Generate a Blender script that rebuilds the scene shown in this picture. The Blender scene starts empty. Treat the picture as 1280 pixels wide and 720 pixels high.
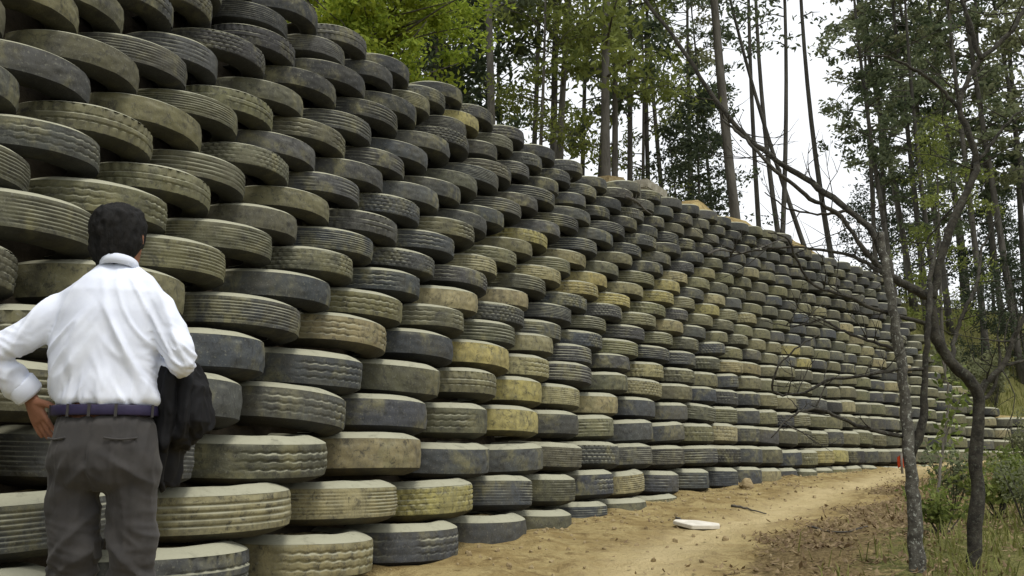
import bpy, bmesh, math, random
import numpy as np
from mathutils import Vector, Matrix, noise

random.seed(7)
R = random.random
U = random.uniform
sc = bpy.context.scene
COL = sc.collection
PI = math.pi
EYE = 1.4
F = 1100.0
HOR = 571.0
TH = math.atan((HOR - 360) / F)


# ------------------------------------------------------------------ helpers
def at(px, py, Y):
    """the world point that is seen at a place in the photo, Y metres ahead of the camera"""
    u, v = (px - 640) / F, (360 - py) / F
    d = Vector((u, math.cos(TH) - v * math.sin(TH), math.sin(TH) + v * math.cos(TH)))
    return d * (Y / d.y) + Vector((0, 0, EYE))


def proj(p):
    x, y, z = p[0], p[1], p[2] - EYE
    dep = y * math.cos(TH) + z * math.sin(TH)
    if dep < 0.05:
        return None
    up = -y * math.sin(TH) + z * math.cos(TH)
    return 640 + F * x / dep, 360 - F * up / dep, dep


def lerp_tab(x, xs, ys):
    return float(np.interp(x, xs, ys))


def nz(x, y, z=0.0):
    return noise.noise(Vector((x, y, z)))


def sstep(a, b, x):
    t = min(1, max(0, (x - a) / (b - a)))
    return t * t * (3 - 2 * t)


def link(o, parent=None):
    COL.objects.link(o)
    if parent:
        o.parent = parent
    return o


def mesh_obj(name, bm, mat, parent=None, smooth=True):
    me = bpy.data.meshes.new(name)
    bm.to_mesh(me)
    bm.free()
    if smooth:
        me.polygons.foreach_set('use_smooth', [True] * len(me.polygons))
    if mat:
        me.materials.append(mat)
    return link(bpy.data.objects.new(name, me), parent)


def py_mesh(name, verts, faces, mat, parent=None, smooth=True, attrs=None):
    me = bpy.data.meshes.new(name)
    me.from_pydata([tuple(v) for v in verts], [], faces)
    if smooth:
        me.polygons.foreach_set('use_smooth', [True] * len(me.polygons))
    if attrs:
        for an, vals in attrs.items():
            a = me.attributes.new(an, 'FLOAT_COLOR', 'POINT')
            a.data.foreach_set('color', np.asarray(vals, dtype=np.float32).ravel())
    if mat:
        me.materials.append(mat)
    me.update()
    return link(bpy.data.objects.new(name, me), parent)


def tag(o, label=None, cat=None, group=None, kind=None):
    if label: o['label'] = label
    if cat: o['category'] = cat
    if group: o['group'] = group
    if kind: o['kind'] = kind
    return o


def empty(name, loc, rot=None, scale=None):
    o = bpy.data.objects.new(name, None)
    o.empty_display_size = 0.1
    o.location = loc
    if rot: o.rotation_euler = rot
    if scale: o.scale = scale
    return link(o)


def tube(bm, pts, rad, seg=8, cap=True, wob=0.0):
    pts = [Vector(p) for p in pts]
    n = len(pts)
    if not hasattr(rad, '__len__'):
        rad = [rad] * n
    t0 = (pts[1] - pts[0]).normalized()
    a = t0.cross(Vector((0.13, 0.94, 0.31)))
    if a.length < 1e-3:
        a = t0.cross(Vector((1, 0, 0)))
    a.normalize()
    rings = []
    for i in range(n):
        t = (pts[min(i + 1, n - 1)] - pts[max(i - 1, 0)])
        if t.length < 1e-6:
            t = t0
        t.normalize()
        a = (a - t * a.dot(t)).normalized()
        b = t.cross(a)
        ring = []
        for j in range(seg):
            an = 2 * PI * j / seg
            r = rad[i] * (1 + wob * nz(pts[i].x * 9 + math.cos(an), pts[i].z * 5, math.sin(an)))
            ring.append(bm.verts.new(pts[i] + (a * math.cos(an) + b * math.sin(an)) * r))
        rings.append(ring)
    for i in range(n - 1):
        for j in range(seg):
            k = (j + 1) % seg
            bm.faces.new((rings[i][j], rings[i][k], rings[i + 1][k], rings[i + 1][j]))
    if cap:
        bm.faces.new(rings[0][::-1])
        bm.faces.new(rings[-1])


def smooth_path(pts, n):
    """Catmull-Rom through the points, n samples, each point may carry extra numbers"""
    P = np.array([list(p) for p in pts], dtype=float)
    P = np.vstack([2 * P[0] - P[1], P, 2 * P[-1] - P[-2]])
    out = []
    m = len(P) - 3
    for i in range(n):
        t = i / (n - 1) * m
        k = min(int(t), m - 1)
        f = t - k
        a, b, c, d = P[k], P[k + 1], P[k + 2], P[k + 3]
        out.append(0.5 * (2 * b + (c - a) * f + (2 * a - 5 * b + 4 * c - d) * f * f + (3 * b - a - 3 * c + d) * f ** 3))
    return out


def loft(bm, rings, seg=28):
    """rings: (centre, rx, ry) ellipses lying flat, or (centre, rx, ry, axis_x, axis_y)"""
    rr = []
    for r in rings:
        c = Vector(r[0])
        ax = Vector(r[3]) if len(r) > 3 else Vector((1, 0, 0))
        ay = Vector(r[4]) if len(r) > 3 else Vector((0, 1, 0))
        rr.append([bm.verts.new(c + ax * r[1] * math.cos(2 * PI * j / seg) + ay * r[2] * math.sin(2 * PI * j / seg)) for j in range(seg)])
    for i in range(len(rr) - 1):
        for j in range(seg):
            k = (j + 1) % seg
            bm.faces.new((rr[i][j], rr[i][k], rr[i + 1][k], rr[i + 1][j]))
    bm.faces.new(rr[0][::-1])
    bm.faces.new(rr[-1])


def remeshed(bm, voxel, smooth_it=4, fac=0.5):
    """the shapes in bm fused into one continuous surface"""
    bmesh.ops.recalc_face_normals(bm, faces=bm.faces)
    me = bpy.data.meshes.new('tmp')
    bm.to_mesh(me); bm.free()
    o = bpy.data.objects.new('tmp', me)
    COL.objects.link(o)
    m = o.modifiers.new('r', 'REMESH'); m.mode = 'VOXEL'; m.voxel_size = voxel
    if smooth_it:
        s = o.modifiers.new('s', 'SMOOTH'); s.iterations = smooth_it; s.factor = fac
    dg = bpy.context.evaluated_depsgraph_get()
    me2 = bpy.data.meshes.new_from_object(o.evaluated_get(dg))
    bpy.data.objects.remove(o)
    bpy.data.meshes.remove(me)
    return me2


# ------------------------------------------------------------------ node helpers
class NT:
    def __init__(self, name):
        self.m = bpy.data.materials.new(name)
        self.m.use_nodes = True
        self.t = self.m.node_tree
        self.b = self.t.nodes['Principled BSDF']
        self.out = self.t.nodes['Material Output']
        self.b.inputs['Specular IOR Level'].default_value = 0.25

    def n(self, typ, **kw):
        nd = self.t.nodes.new(typ)
        for k, v in kw.items():
            setattr(nd, k, v)
        return nd

    def lk(self, a, b):
        self.t.links.new(a, b)

    def put(self, sock, v):
        if hasattr(v, 'node'):
            self.lk(v, sock)
        else:
            sock.default_value = v

    def noise(self, vec, scale, detail=3.0, rough=0.6, dist=0.0):
        nd = self.n('ShaderNodeTexNoise')
        if vec is not None:
            self.lk(vec, nd.inputs['Vector'])
        nd.inputs['Scale'].default_value = scale
        nd.inputs['Detail'].default_value = detail
        nd.inputs['Roughness'].default_value = rough
        nd.inputs['Distortion'].default_value = dist
        return nd.outputs['Fac']

    def ramp(self, v, a, b, lo=0.0, hi=1.0):
        nd = self.n('ShaderNodeMapRange')
        nd.interpolation_type = 'SMOOTHSTEP'
        self.lk(v, nd.inputs['Value'])
        for k, x in zip(('From Min', 'From Max', 'To Min', 'To Max'), (a, b, lo, hi)):
            nd.inputs[k].default_value = x
        return nd.outputs['Result']

    def math(self, op, a, b=0.0):
        nd = self.n('ShaderNodeMath', operation=op)
        self.put(nd.inputs[0], a); self.put(nd.inputs[1], b)
        return nd.outputs[0]

    def mix(self, f, a, b, blend='MIX'):
        nd = self.n('ShaderNodeMix', data_type='RGBA', blend_type=blend)
        self.put(nd.inputs['Factor'], f)
        for s, v in ((nd.inputs[6], a), (nd.inputs[7], b)):
            if hasattr(v, 'node'):
                self.lk(v, s)
            else:
                s.default_value = (*v[:3], 1)
        return nd.outputs[2]

    def base(self, c, rough=0.85):
        self.put(self.b.inputs['Base Color'], c if hasattr(c, 'node') else (*c, 1))
        self.put(self.b.inputs['Roughness'], rough)

    def bump(self, h, strength=0.5, dist=0.02):
        nd = self.n('ShaderNodeBump')
        nd.inputs['Strength'].default_value = strength
        nd.inputs['Distance'].default_value = dist
        self.lk(h, nd.inputs['Height'])
        self.lk(nd.outputs['Normal'], self.b.inputs['Normal'])


def mat_tyre(name, source, side=False):
    """weathered rubber under dust and lichen; the tint is the tyre's own colour"""
    k = NT(name)
    if source == 'object':
        oi = k.n('ShaderNodeObjectInfo')
        tint, rnd = oi.outputs['Color'], oi.outputs['Random']
    else:
        a = k.n('ShaderNodeAttribute', attribute_name='tint')
        tint, rnd = a.outputs['Color'], a.outputs['Alpha']
    geo = k.n('ShaderNodeNewGeometry')
    tc = k.n('ShaderNodeTexCoord')
    pos = geo.outputs['Position']
    mp = k.n('ShaderNodeMapping')
    k.lk(pos, mp.inputs['Vector'])
    mp.inputs['Scale'].default_value = (1, 1, 0.55)
    big = k.noise(pos, 3.2, 4, 0.65, 0.4)
    mid = k.noise(mp.outputs[0], 14, 5, 0.7, 0.3)
    fine = k.noise(pos, 75, 3, 0.7)
    if side:      # sidewall rubber darkened to paint in the shade under and between tyres
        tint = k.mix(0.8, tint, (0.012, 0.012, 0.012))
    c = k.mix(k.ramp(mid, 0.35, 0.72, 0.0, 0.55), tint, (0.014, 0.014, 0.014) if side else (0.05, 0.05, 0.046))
    # lichen and dried mud in patches
    patch = k.math('MULTIPLY', k.ramp(big, 0.47, 0.66), k.ramp(mid, 0.3, 0.62))
    c = k.mix(k.math('MULTIPLY', patch, 0.18 if side else 0.65), c, (0.225, 0.21, 0.11))
    speck = k.ramp(fine, 0.56, 0.70, 0.0, 0.08 if side else 0.5)
    c = k.mix(speck, c, (0.21, 0.21, 0.17))
    dark = k.ramp(k.noise(pos, 19, 5, 0.8, 0.6), 0.50, 0.66, 0.0, 0.72)
    c = k.mix(dark, c, (0.03, 0.03, 0.03))
    if not side:      # mud and dust washed over whole stretches of the wall
        wash = k.ramp(k.noise(pos, 0.75, 4, 0.6, 0.5), 0.48, 0.7, 0.0, 0.28)
        c = k.mix(k.math('MULTIPLY', wash, k.ramp(mid, 0.3, 0.7, 0.45, 1.0)), c, (0.20, 0.178, 0.105))
    # dust lying on what faces up
    sep = k.n('ShaderNodeSeparateXYZ')
    k.lk(geo.outputs['Normal'], sep.inputs[0])
    up = k.ramp(sep.outputs['Z'], 0.15, 0.75)
    up = k.math('MULTIPLY', up, k.ramp(mid, 0.2, 0.5, 0.45, 0.95))
    c = k.mix(up, c, (0.34, 0.335, 0.245))
    k.base(c, 0.82)
    k.bump(k.math('ADD', k.math('MULTIPLY', mid, 0.7), k.math('MULTIPLY', fine, 0.3)), 0.5, 0.012)
    return k.m


def mat_noise(name, c1, c2, scale=8, rough=0.9, bump=0.3, bdist=0.02, c3=None, coords='pos', stretch=None, detail=5):
    k = NT(name)
    if coords == 'pos':
        v = k.n('ShaderNodeNewGeometry').outputs['Position']
    else:
        v = k.n('ShaderNodeTexCoord').outputs['Object']
    if stretch:
        mp = k.n('ShaderNodeMapping')
        k.lk(v, mp.inputs['Vector'])
        mp.inputs['Scale'].default_value = stretch
        v = mp.outputs[0]
    n1 = k.noise(v, scale, detail, 0.65, 0.2)
    c = k.mix(k.ramp(n1, 0.35, 0.65), c1, c2)
    if c3:
        n2 = k.noise(v, scale * 2.7, 4, 0.7)
        c = k.mix(k.ramp(n2, 0.56, 0.64), c, c3)
    k.base(c, rough)
    if bump:
        k.bump(k.noise(v, scale * 3, 4, 0.7), bump, bdist)
    return k.m


def mat_leaf(name, c1, c2, trans=0.35):
    k = NT(name)
    geo = k.n('ShaderNodeNewGeometry')
    oi = k.n('ShaderNodeObjectInfo')
    n1 = k.noise(geo.outputs['Position'], 0.9, 3, 0.6)
    f = k.math('ADD', k.math('MULTIPLY', geo.outputs['Random Per Island'], 0.55), k.math('MULTIPLY', n1, 0.6))
    c = k.mix(k.ramp(f, 0.25, 0.85), c1, c2)
    c = k.mix(k.math('MULTIPLY', oi.outputs['Random'], 0.3), c, tuple(0.5 * (a + b) * m for a, b, m in zip(c1, c2, (1.5, 1.1, 0.9))))
    k.base(c, 0.7)
    tr = k.n('ShaderNodeBsdfTranslucent')
    k.lk(c, tr.inputs['Color'])
    ms = k.n('ShaderNodeMixShader')
    ms.inputs[0].default_value = trans
    k.lk(k.b.outputs[0], ms.inputs[1]); k.lk(tr.outputs[0], ms.inputs[2])
    k.lk(ms.outputs[0], k.out.inputs['Surface'])
    return k.m


def mat_ground():
    """masks: red = trodden path, green = growth, blue = dead leaves"""
    k = NT('soil')
    a = k.n('ShaderNodeAttribute', attribute_name='masks')
    sp = k.n('ShaderNodeSeparateColor')
    k.lk(a.outputs['Color'], sp.inputs[0])
    pos = k.n('ShaderNodeNewGeometry').outputs['Position']
    n1 = k.noise(pos, 2.1, 7, 0.68, 0.5)
    n2 = k.noise(pos, 7, 6, 0.7, 0.4)
    n3 = k.noise(pos, 38, 4, 0.7)
    c = k.mix(k.ramp(n1, 0.38, 0.62), (0.27, 0.198, 0.083), (0.40, 0.318, 0.148))
    c = k.mix(k.ramp(n2, 0.48, 0.66, 0, 0.8), c, (0.165, 0.112, 0.047))
    c = k.mix(k.ramp(n3, 0.6, 0.7, 0, 0.5), c, (0.37, 0.31, 0.19))
    pth = k.math('MULTIPLY', sp.outputs[0], k.ramp(n2, 0.3, 0.6, 0.5, 1.0))
    c = k.mix(pth, c, (0.54, 0.44, 0.24))
    lit = k.ramp(k.math('ADD', sp.outputs[2], k.math('MULTIPLY', k.math('SUBTRACT', n2, 0.5), 1.4)), 0.35, 0.7)
    lc = k.mix(k.ramp(n3, 0.4, 0.62), (0.115, 0.082, 0.04), (0.24, 0.18, 0.088))
    c = k.mix(k.math('MULTIPLY', lit, 0.85), c, lc)
    gr = k.ramp(k.math('ADD', sp.outputs[1], k.math('MULTIPLY', k.math('SUBTRACT', n2, 0.5), 1.5)), 0.35, 0.75)
    gc = k.mix(k.ramp(n3, 0.35, 0.65), (0.075, 0.092, 0.025), (0.175, 0.175, 0.06))
    c = k.mix(k.math('MULTIPLY', gr, 0.85), c, gc)
    k.base(c, 0.95)
    k.b.inputs['Specular IOR Level'].default_value = 0.1
    k.bump(k.math('ADD', n2, k.math('MULTIPLY', n3, 0.5)), 0.9, 0.07)
    return k.m


def mat_cloth(name, c, c2=None, weave=900, rough=0.9, sheen=0.0, bump=0.12):
    k = NT(name)
    pos = k.n('ShaderNodeTexCoord').outputs['Object']
    n1 = k.noise(pos, 16, 4, 0.6)
    col = k.mix(k.ramp(n1, 0.35, 0.65), c, c2 or tuple(x * 0.86 for x in c))
    k.base(col, rough)
    k.b.inputs['Sheen Weight'].default_value = sheen
    wr = k.noise(pos, 34, 2, 0.5, 0.4)
    h = k.math('ADD', k.math('MULTIPLY', wr, 0.5), k.math('MULTIPLY', k.noise(pos, weave, 2, 0.5), 0.15))
    k.bump(h, 0.3, 0.004)
    return k.m


M = {}
M['tyre'] = mat_tyre('weathered_rubber', 'object')
M['tyre_many'] = mat_tyre('weathered_rubber_far', 'attr')
M['tyre_side'] = mat_tyre('shaded_sidewall_rubber', 'object', True)
M['tyre_many_side'] = mat_tyre('shaded_sidewall_rubber_far', 'attr', True)
M['ground'] = mat_ground()
M['bark_dark'] = mat_noise('dark_bark', (0.045, 0.042, 0.036), (0.085, 0.08, 0.068), 6, 0.95, 0.6, 0.03, coords='obj', stretch=(1, 1, 0.25))
M['bark_brown'] = mat_noise('brown_bark', (0.06, 0.055, 0.047), (0.115, 0.107, 0.092), 6, 0.95, 0.6, 0.03, coords='obj', stretch=(1, 1, 0.25))
M['bark_pale'] = mat_noise('pale_bark', (0.12, 0.108, 0.09), (0.22, 0.20, 0.17), 5, 0.95, 0.5, 0.02, coords='obj', stretch=(1, 1, 0.3))
M['bark_lichen'] = mat_noise('lichen_bark', (0.05, 0.046, 0.038), (0.12, 0.115, 0.095), 22, 0.95, 0.8, 0.012, c3=(0.30, 0.31, 0.27))
M['bark_near'] = mat_noise('near_dark_bark', (0.022, 0.02, 0.016), (0.055, 0.05, 0.038), 20, 0.95, 0.8, 0.012, c3=(0.075, 0.078, 0.06))
M['leaf_pine'] = mat_leaf('pine_leaf', (0.040, 0.062, 0.036), (0.12, 0.155, 0.08), .55)
M['leaf_grey'] = mat_leaf('grey_green_leaf', (0.10, 0.125, 0.07), (0.26, 0.295, 0.165), .55)
M['leaf_dark'] = mat_leaf('dark_leaf', (0.020, 0.034, 0.020), (0.060, 0.080, 0.042))
M['leaf_bright'] = mat_leaf('bright_leaf', (0.14, 0.205, 0.022), (0.34, 0.42, 0.06), 0.5)
M['leaf_olive'] = mat_leaf('olive_leaf', (0.085, 0.12, 0.03), (0.215, 0.26, 0.068), 0.45)
M['grass'] = mat_leaf('grass_blade', (0.085, 0.115, 0.028), (0.23, 0.24, 0.075), 0.35)
M['dead_leaf'] = mat_leaf('dead_leaf', (0.10, 0.068, 0.036), (0.26, 0.20, 0.11), 0.15)

# ------------------------------------------------------------------ lie of the land
GY = [-60, -10, 0, 2.9, 4.6, 5.2, 6.0, 7, 8.3, 10.2, 14, 17.5, 22, 30, 60, 400]
GZ = [-3.0, -2.0, -1.4, -.90, -.72, -.665, -.60, -.56, -.55, -.405, -.28, -.18, -.04, .1, .4, 1.0]
PATH = [at(760, 760, 4.6), at(830, 705, 6.0), at(900, 672, 7.4), at(985, 640, 9.2), at(1050, 612, 11.2), at(1105, 596, 13.4), at(1150, 586, 17), at(1225, 575, 20), at(1330, 570, 24)]
PATH = [(p.x, p.y) for p in PATH]
PATHS = smooth_path(PATH, 80)
PA = np.array(PATHS)


def path_dist(x, y):
    return float(np.min(np.hypot(PA[:, 0] - x, PA[:, 1] - y)))


def path_side(x, y):
    """how far a point lies to the right of the path"""
    d = np.hypot(PA[:, 0] - x, PA[:, 1] - y)
    i = int(np.argmin(d))
    a, b = PA[max(i - 1, 0)], PA[min(i + 1, len(PA) - 1)]
    t = (b - a) / np.hypot(*(b - a))
    return float((x - PA[i][0]) * t[1] - (y - PA[i][1]) * t[0])


def ground(x, y, fine=True):
    z = lerp_tab(y, GY, GZ)
    if y > 0.5 and y < 40:
        sd = path_side(x, y)
        z += 0.10 * sstep(0.5, 1.6, sd) - 0.02 * sstep(2.5, 6, sd) * 1.0
        z -= 0.035 * math.exp(-(sd / 0.45) ** 2)
        if sd > 4:
            z += 0.12 * (min(sd, 20) - 4)
    if fine:
        z += 0.05 * nz(x * 0.8, y * 0.8, 3) + 0.035 * nz(x * 2.6, y * 2.6, 7) + 0.022 * nz(x * 6.5, y * 6.5, 1)
    return z + EYE


def on_ground(px, py):
    a, b = 2.0, 40.0
    for _ in range(40):
        m = (a + b) / 2
        p = at(px, py, m)
        if p.z > ground(p.x, p.y):
            a = m
        else:
            b = m
    p = at(px, py, a)
    return p


# ------------------------------------------------------------------ wall line (front of the tyres at eye height)
WALL = [(-3.1, 0.4), (-2.6, 1.5), (-2.12, 2.5), (-1.69, 3.45), (-1.43, 4.1), (-1.13, 4.85), (-.78, 5.6), (-.40, 6.4), (-.02, 7.25), (.38, 8.1),
        (.82, 8.9), (1.32, 9.7), (2.24, 11.0), (3.2, 12.35), (4.5, 14.1), (6.0, 15.95), (7.4, 17.5), (8.8, 19.0), (10.4, 20.6), (12.4, 22.0), (14.8, 23.2), (18, 24.4)]
wp = np.array(smooth_path(WALL, 1500))
# soften the traced points
for _ in range(3):
    ker = np.ones(91) / 91
    pad = np.vstack([2 * wp[0] - wp[45:0:-1], wp, 2 * wp[-1] - wp[-2:-47:-1]])
    wp = np.stack([np.convolve(pad[:, i], ker, 'valid') for i in range(2)], 1)
seglen = np.hypot(*np.diff(wp, axis=0).T)
ARC = np.concatenate([[0], np.cumsum(seglen)])
LEN = ARC[-1]


def wall_pt(s):
    if s < 0 or s > LEN:
        e = 0 if s < 0 else -1
        a, b = (wp[0], wp[40]) if s < 0 else (wp[-41], wp[-1])
        t = (b - a) / np.hypot(*(b - a))
        p = wp[e] + t * (s if s < 0 else s - LEN)
    else:
        p = np.array([np.interp(s, ARC, wp[:, 0]), np.interp(s, ARC, wp[:, 1])])
        q0 = np.array([np.interp(max(s - .3, 0), ARC, wp[:, 0]), np.interp(max(s - .3, 0), ARC, wp[:, 1])])
        q1 = np.array([np.interp(min(s + .3, LEN), ARC, wp[:, 0]), np.interp(min(s + .3, LEN), ARC, wp[:, 1])])
        t = (q1 - q0) / np.hypot(*(q1 - q0))
    return p, t, np.array([-t[1], t[0]])      # point, along, into the bank


def setback(z):
    return lerp_tab(z, [-1, 0, 1.4, 2.2, 2.8, 3.6, 4.4], [-.28, 0, .40, .67, .84, .93, .98])


K0, K1 = -3, 20
THK = {}
for kk in range(K0, K1 + 1):
    THK[kk] = .27 if kk <= 0 else lerp_tab(kk, [0, 1, 2, 3, 4, 5, 6, 13, 14, 20], [.272, .272, .255, .24, .225, .215, .203, .203, .195, .19])
ZC = {0: 0.0}
for kk in range(1, K1 + 1):
    ZC[kk] = ZC[kk - 1] + 0.5 * (THK[kk] + THK[kk - 1])
for kk in range(-1, K0 - 1, -1):
    ZC[kk] = ZC[kk + 1] - 0.5 * (THK[kk] + THK[kk + 1])


def s_of_px(px):
    u = (px - 640) / F
    # along the front at eye height
    dep = wp[:, 1] * math.cos(TH)
    return float(np.interp(u, wp[:, 0] / dep, ARC))


SX = lambda px: s_of_px(px)
TOP_S = [3, 6.4, 7.4, 8.1, 9.2, 10.3, 11.1, 12.7, 13.5, 15.6, 17.6, 21.1, 23.1, 24.0, 24.4, 25.0, 27, LEN]
TOP_Z = [3.3, 3.38, 3.46, 3.55, 3.58, 3.64, 3.66, 3.80, 3.88, 4.06, 4.16, 4.32, 4.08, 3.7, 2.6, 1.75, 1.1, .9]
RISE_S = [3.5, 5, 6.7, 12, 15.8, 19, 21, 23.6, 25]
RISE = [.945, .955, 1, 1.0, 1.07, 1.15, 1.17, 1.17, 1.08]


def rise(s):
    return lerp_tab(s, RISE_S, RISE)


def wall_top(s):
    return lerp_tab(s, TOP_S, TOP_Z)


# ------------------------------------------------------------------ tyres
W0 = 0.28       # width of a tyre of one metre diameter


def groove(kind, u, ph):
    """tread depth (0 flush, 1 deep) across u in -1..1 and round ph"""
    d = 0.0
    if kind == 'ribbed':
        for c in (-.55, -.18, .18, .55):
            d = max(d, 1 - sstep(.03, .085, abs(u - c)))
    elif kind == 'finely ribbed':
        for c in (-.7, -.47, -.24, 0, .24, .47, .7):
            d = max(d, .8 * (1 - sstep(.02, .07, abs(u - c))))
    elif kind == 'zigzag':
        for c in (-.5, 0, .5):
            zz = c + .075 * (abs(((ph * 40 / (2 * PI)) % 1) * 2 - 1) * 2 - 1)
            d = max(d, 1 - sstep(.03, .09, abs(u - zz)))
    elif kind == 'lugged':
        t = (ph * 44 / (2 * PI) + (0.5 if u > 0 else 0)) % 1
        if abs(u) > .28:
            d = max(d, 1 - sstep(.16, .24, abs(t - .5)))
        d = max(d, .8 * (1 - sstep(.03, .08, abs(abs(u) - .26))))
    elif kind == 'blocky':
        row = int((u + 1) / .4)
        t = (ph * 50 / (2 * PI) + .5 * (row % 2)) % 1
        d = max(d, 1 - sstep(.12, .2, abs(t - .5)))
        f = ((u + 1) / .4) % 1
        d = max(d, 1 - sstep(.05, .13, min(f, 1 - f)))
    return d


TREADS = ['worn smooth', 'ribbed', 'finely ribbed', 'zigzag', 'lugged', 'blocky']


def tyre_profile(hi):
    n = 34 if hi else 8
    tread = []
    for i in range(n + 1):
        u = -1 + 2 * i / n
        tread.append((0.498 - 0.008 * u * u, 0.335 * W0 * u, u))
    # from the tread's edge down over the shoulder to the bead and the inside
    side = [(0.4885, .338), (0.483, .357), (0.472, .382), (0.456, .410), (0.436, .442), (0.414, .472), (0.392, .497), (0.36, .5), (0.33, .478), (0.305, .43), (0.295, .40), (0.31, .37), (0.36, .40), (0.42, .40), (0.455, .3), (0.465, .15)]
    if not hi:
        side = [(0.487, .34), (0.472, .382), (0.44, .436), (0.36, .5), (0.295, .40)]
    return tread, [(r, z * W0) for r, z in side]


def tread_geo(kind, seed, hi=True):
    seg = 180 if hi else 36
    prof, _ = tyre_profile(hi)
    vs, fs = [], []
    dep = .014 if kind in ('lugged', 'blocky') else .0095
    for j in range(seg):
        ph = 2 * PI * j / seg
        c, s = math.cos(ph), math.sin(ph)
        for (r, z, u) in prof:
            rr = r
            if hi:
                worn = .45 + 1.1 * nz(c * 2.1 + seed, s * 2.1, 2.2)
                rr -= dep * groove(kind, u, ph) * max(.08, min(1, worn + .2))
                rr += .006 * nz(c * 6 + seed * 3, s * 6, u * 1.8) + .004 * nz(c * 2 + seed, s * 2, 9)
            vs.append((rr * c, rr * s, z))
    n = len(prof)
    for j in range(seg):
        k = (j + 1) % seg
        for i in range(n - 1):
            fs.append((j * n + i, k * n + i, k * n + i + 1, j * n + i + 1))
    return vs, fs


def side_geo(sign, seed, hi=True):
    seg = 64 if hi else 36
    _, prof = tyre_profile(hi)
    vs, fs = [], []
    for j in range(seg):
        ph = 2 * PI * j / seg
        c, s = math.cos(ph), math.sin(ph)
        for (r, z) in prof:
            w = .006 * nz(c * 2.2 + seed, s * 2.2, sign * 4) if hi else 0
            vs.append((r * c, r * s, sign * (z + w * (1 if r < .47 else 0))))
    n = len(prof)
    for j in range(seg):
        k = (j + 1) % seg
        for i in range(n - 1):
            q = (j * n + i, k * n + i, k * n + i + 1, j * n + i + 1)
            fs.append(q if sign > 0 else q[::-1])
    return vs, fs


PALETTE = {   # tint, words
    'charcoal': ((.043, .044, .044), 'charcoal'),
    'grey': ((.072, .074, .070), 'dull grey'),
    'slate': ((.060, .066, .072), 'slate grey'),
    'olive': ((.098, .096, .063), 'olive stained'),
    'moss': ((.148, .142, .077), 'mossy green'),
    'tan': ((.27, .238, .128), 'dusty tan'),
    'ochre': ((.34, .295, .115), 'yellow ochre'),
}
BLOBS = [   # (px, py, rx, ry, colour) patches of colour read off the photograph
    (538, 292, 30, 14, 'ochre'), (527, 314, 26, 13, 'ochre'), (598, 316, 28, 14, 'ochre'), (585, 335, 26, 12, 'tan'), (660, 296, 24, 11, 'ochre'),
    (665, 345, 24, 11, 'tan'), (742, 330, 22, 12, 'ochre'), (735, 360, 24, 12, 'ochre'), (772, 374, 20, 10, 'ochre'), (700, 312, 22, 11, 'ochre'),
    (578, 150, 18, 11, 'ochre'), (425, 215, 32, 14, 'moss'), (405, 232, 30, 12, 'moss'), (440, 195, 30, 14, 'olive'),
    (640, 496, 32, 16, 'ochre'), (550, 620, 48, 28, 'ochre'), (437, 625, 62, 30, 'tan'), (405, 685, 72, 28, 'tan'), (262, 695, 72, 26, 'ochre'), (471, 568, 56, 26, 'tan'),
    (290, 634, 82, 32, 'tan'), (697, 503, 26, 13, 'tan'), (458, 390, 44, 22, 'moss'), (548, 406, 36, 18, 'olive'), (80, 20, 50, 20, 'moss'), (128, 18, 36, 20, 'ochre'),
    (210, 237, 64, 30, 'moss'), (158, 262, 70, 36, 'moss'), (190, 150, 60, 30, 'moss'), (120, 75, 60, 30, 'olive'), (45, 325, 60, 30, 'olive'), (40, 285, 60, 24, 'olive'),
    (290, 128, 36, 20, 'moss'), (490, 515, 46, 24, 'slate'), (403, 462, 52, 24, 'slate'), (519, 442, 40, 20, 'slate'), (528, 668, 46, 18, 'slate'), (30, 220, 50, 40, 'slate'),
    (829, 603, 24, 12, 'slate'), (827, 571, 20, 11, 'charcoal'), (735, 610, 26, 14, 'slate'), (1040, 566, 12, 8, 'ochre'), (1055, 567, 12, 8, 'ochre'), (830, 365, 20, 11, 'ochre'),
    (905, 445, 14, 8, 'ochre'), (875, 460, 16, 9, 'tan'), (870, 405, 18, 10, 'moss'), (925, 270, 26, 10, 'ochre'), (625, 300, 16, 10, 'tan')]


def pick_colour(px, py, k):
    for bx, by, rx, ry, cn in BLOBS:
        if ((px - bx) / rx) ** 2 + ((py - by) / ry) ** 2 < .85:
            return cn
    r = R()
    if py > 560 and px < 800:
        w = [('tan', .34), ('olive', .26), ('slate', .2), ('grey', .2)]
    elif 560 < px < 780 and 290 < py < 540:
        w = [('tan', .2), ('ochre', .08), ('moss', .14), ('olive', .18), ('grey', .28), ('slate', .12)]
    elif 760 < px < 1010 and 340 < py < 500:
        w = [('moss', .36), ('olive', .22), ('grey', .16), ('tan', .16), ('ochre', .06), ('slate', .04)]
    elif px > 1010 and py > 420:
        w = [('moss', .3), ('olive', .3), ('grey', .22), ('tan', .1), ('charcoal', .08)]
    elif k >= 12:
        w = [('charcoal', .52), ('grey', .40), ('olive', .08)]
    elif px < 420:
        w = [('olive', .32), ('grey', .26), ('moss', .12), ('slate', .18), ('charcoal', .12)]
    else:
        w = [('grey', .34), ('slate', .16), ('olive', .20), ('charcoal', .08), ('moss', .10), ('tan', .12)]
    for cn, p in w:
        r -= p
        if r < 0:
            return cn
    return w[0][0]


def spacing(k, s):
    lw = lerp_tab(s, [4, 6, 7.5, 10, 12, 14, 16], [.99 if k <= 0 else .89, .98 if k <= 0 else .89, .89, .89, .84, .77, .74])
    lo = min(lerp_tab(s, [SX(330), SX(620)], [.73, .885]), lw)
    return lw if k <= 3 else (lerp_tab(k, [3, 6], [lw, lo]) if k < 14 else min(lo, .645))


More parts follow.
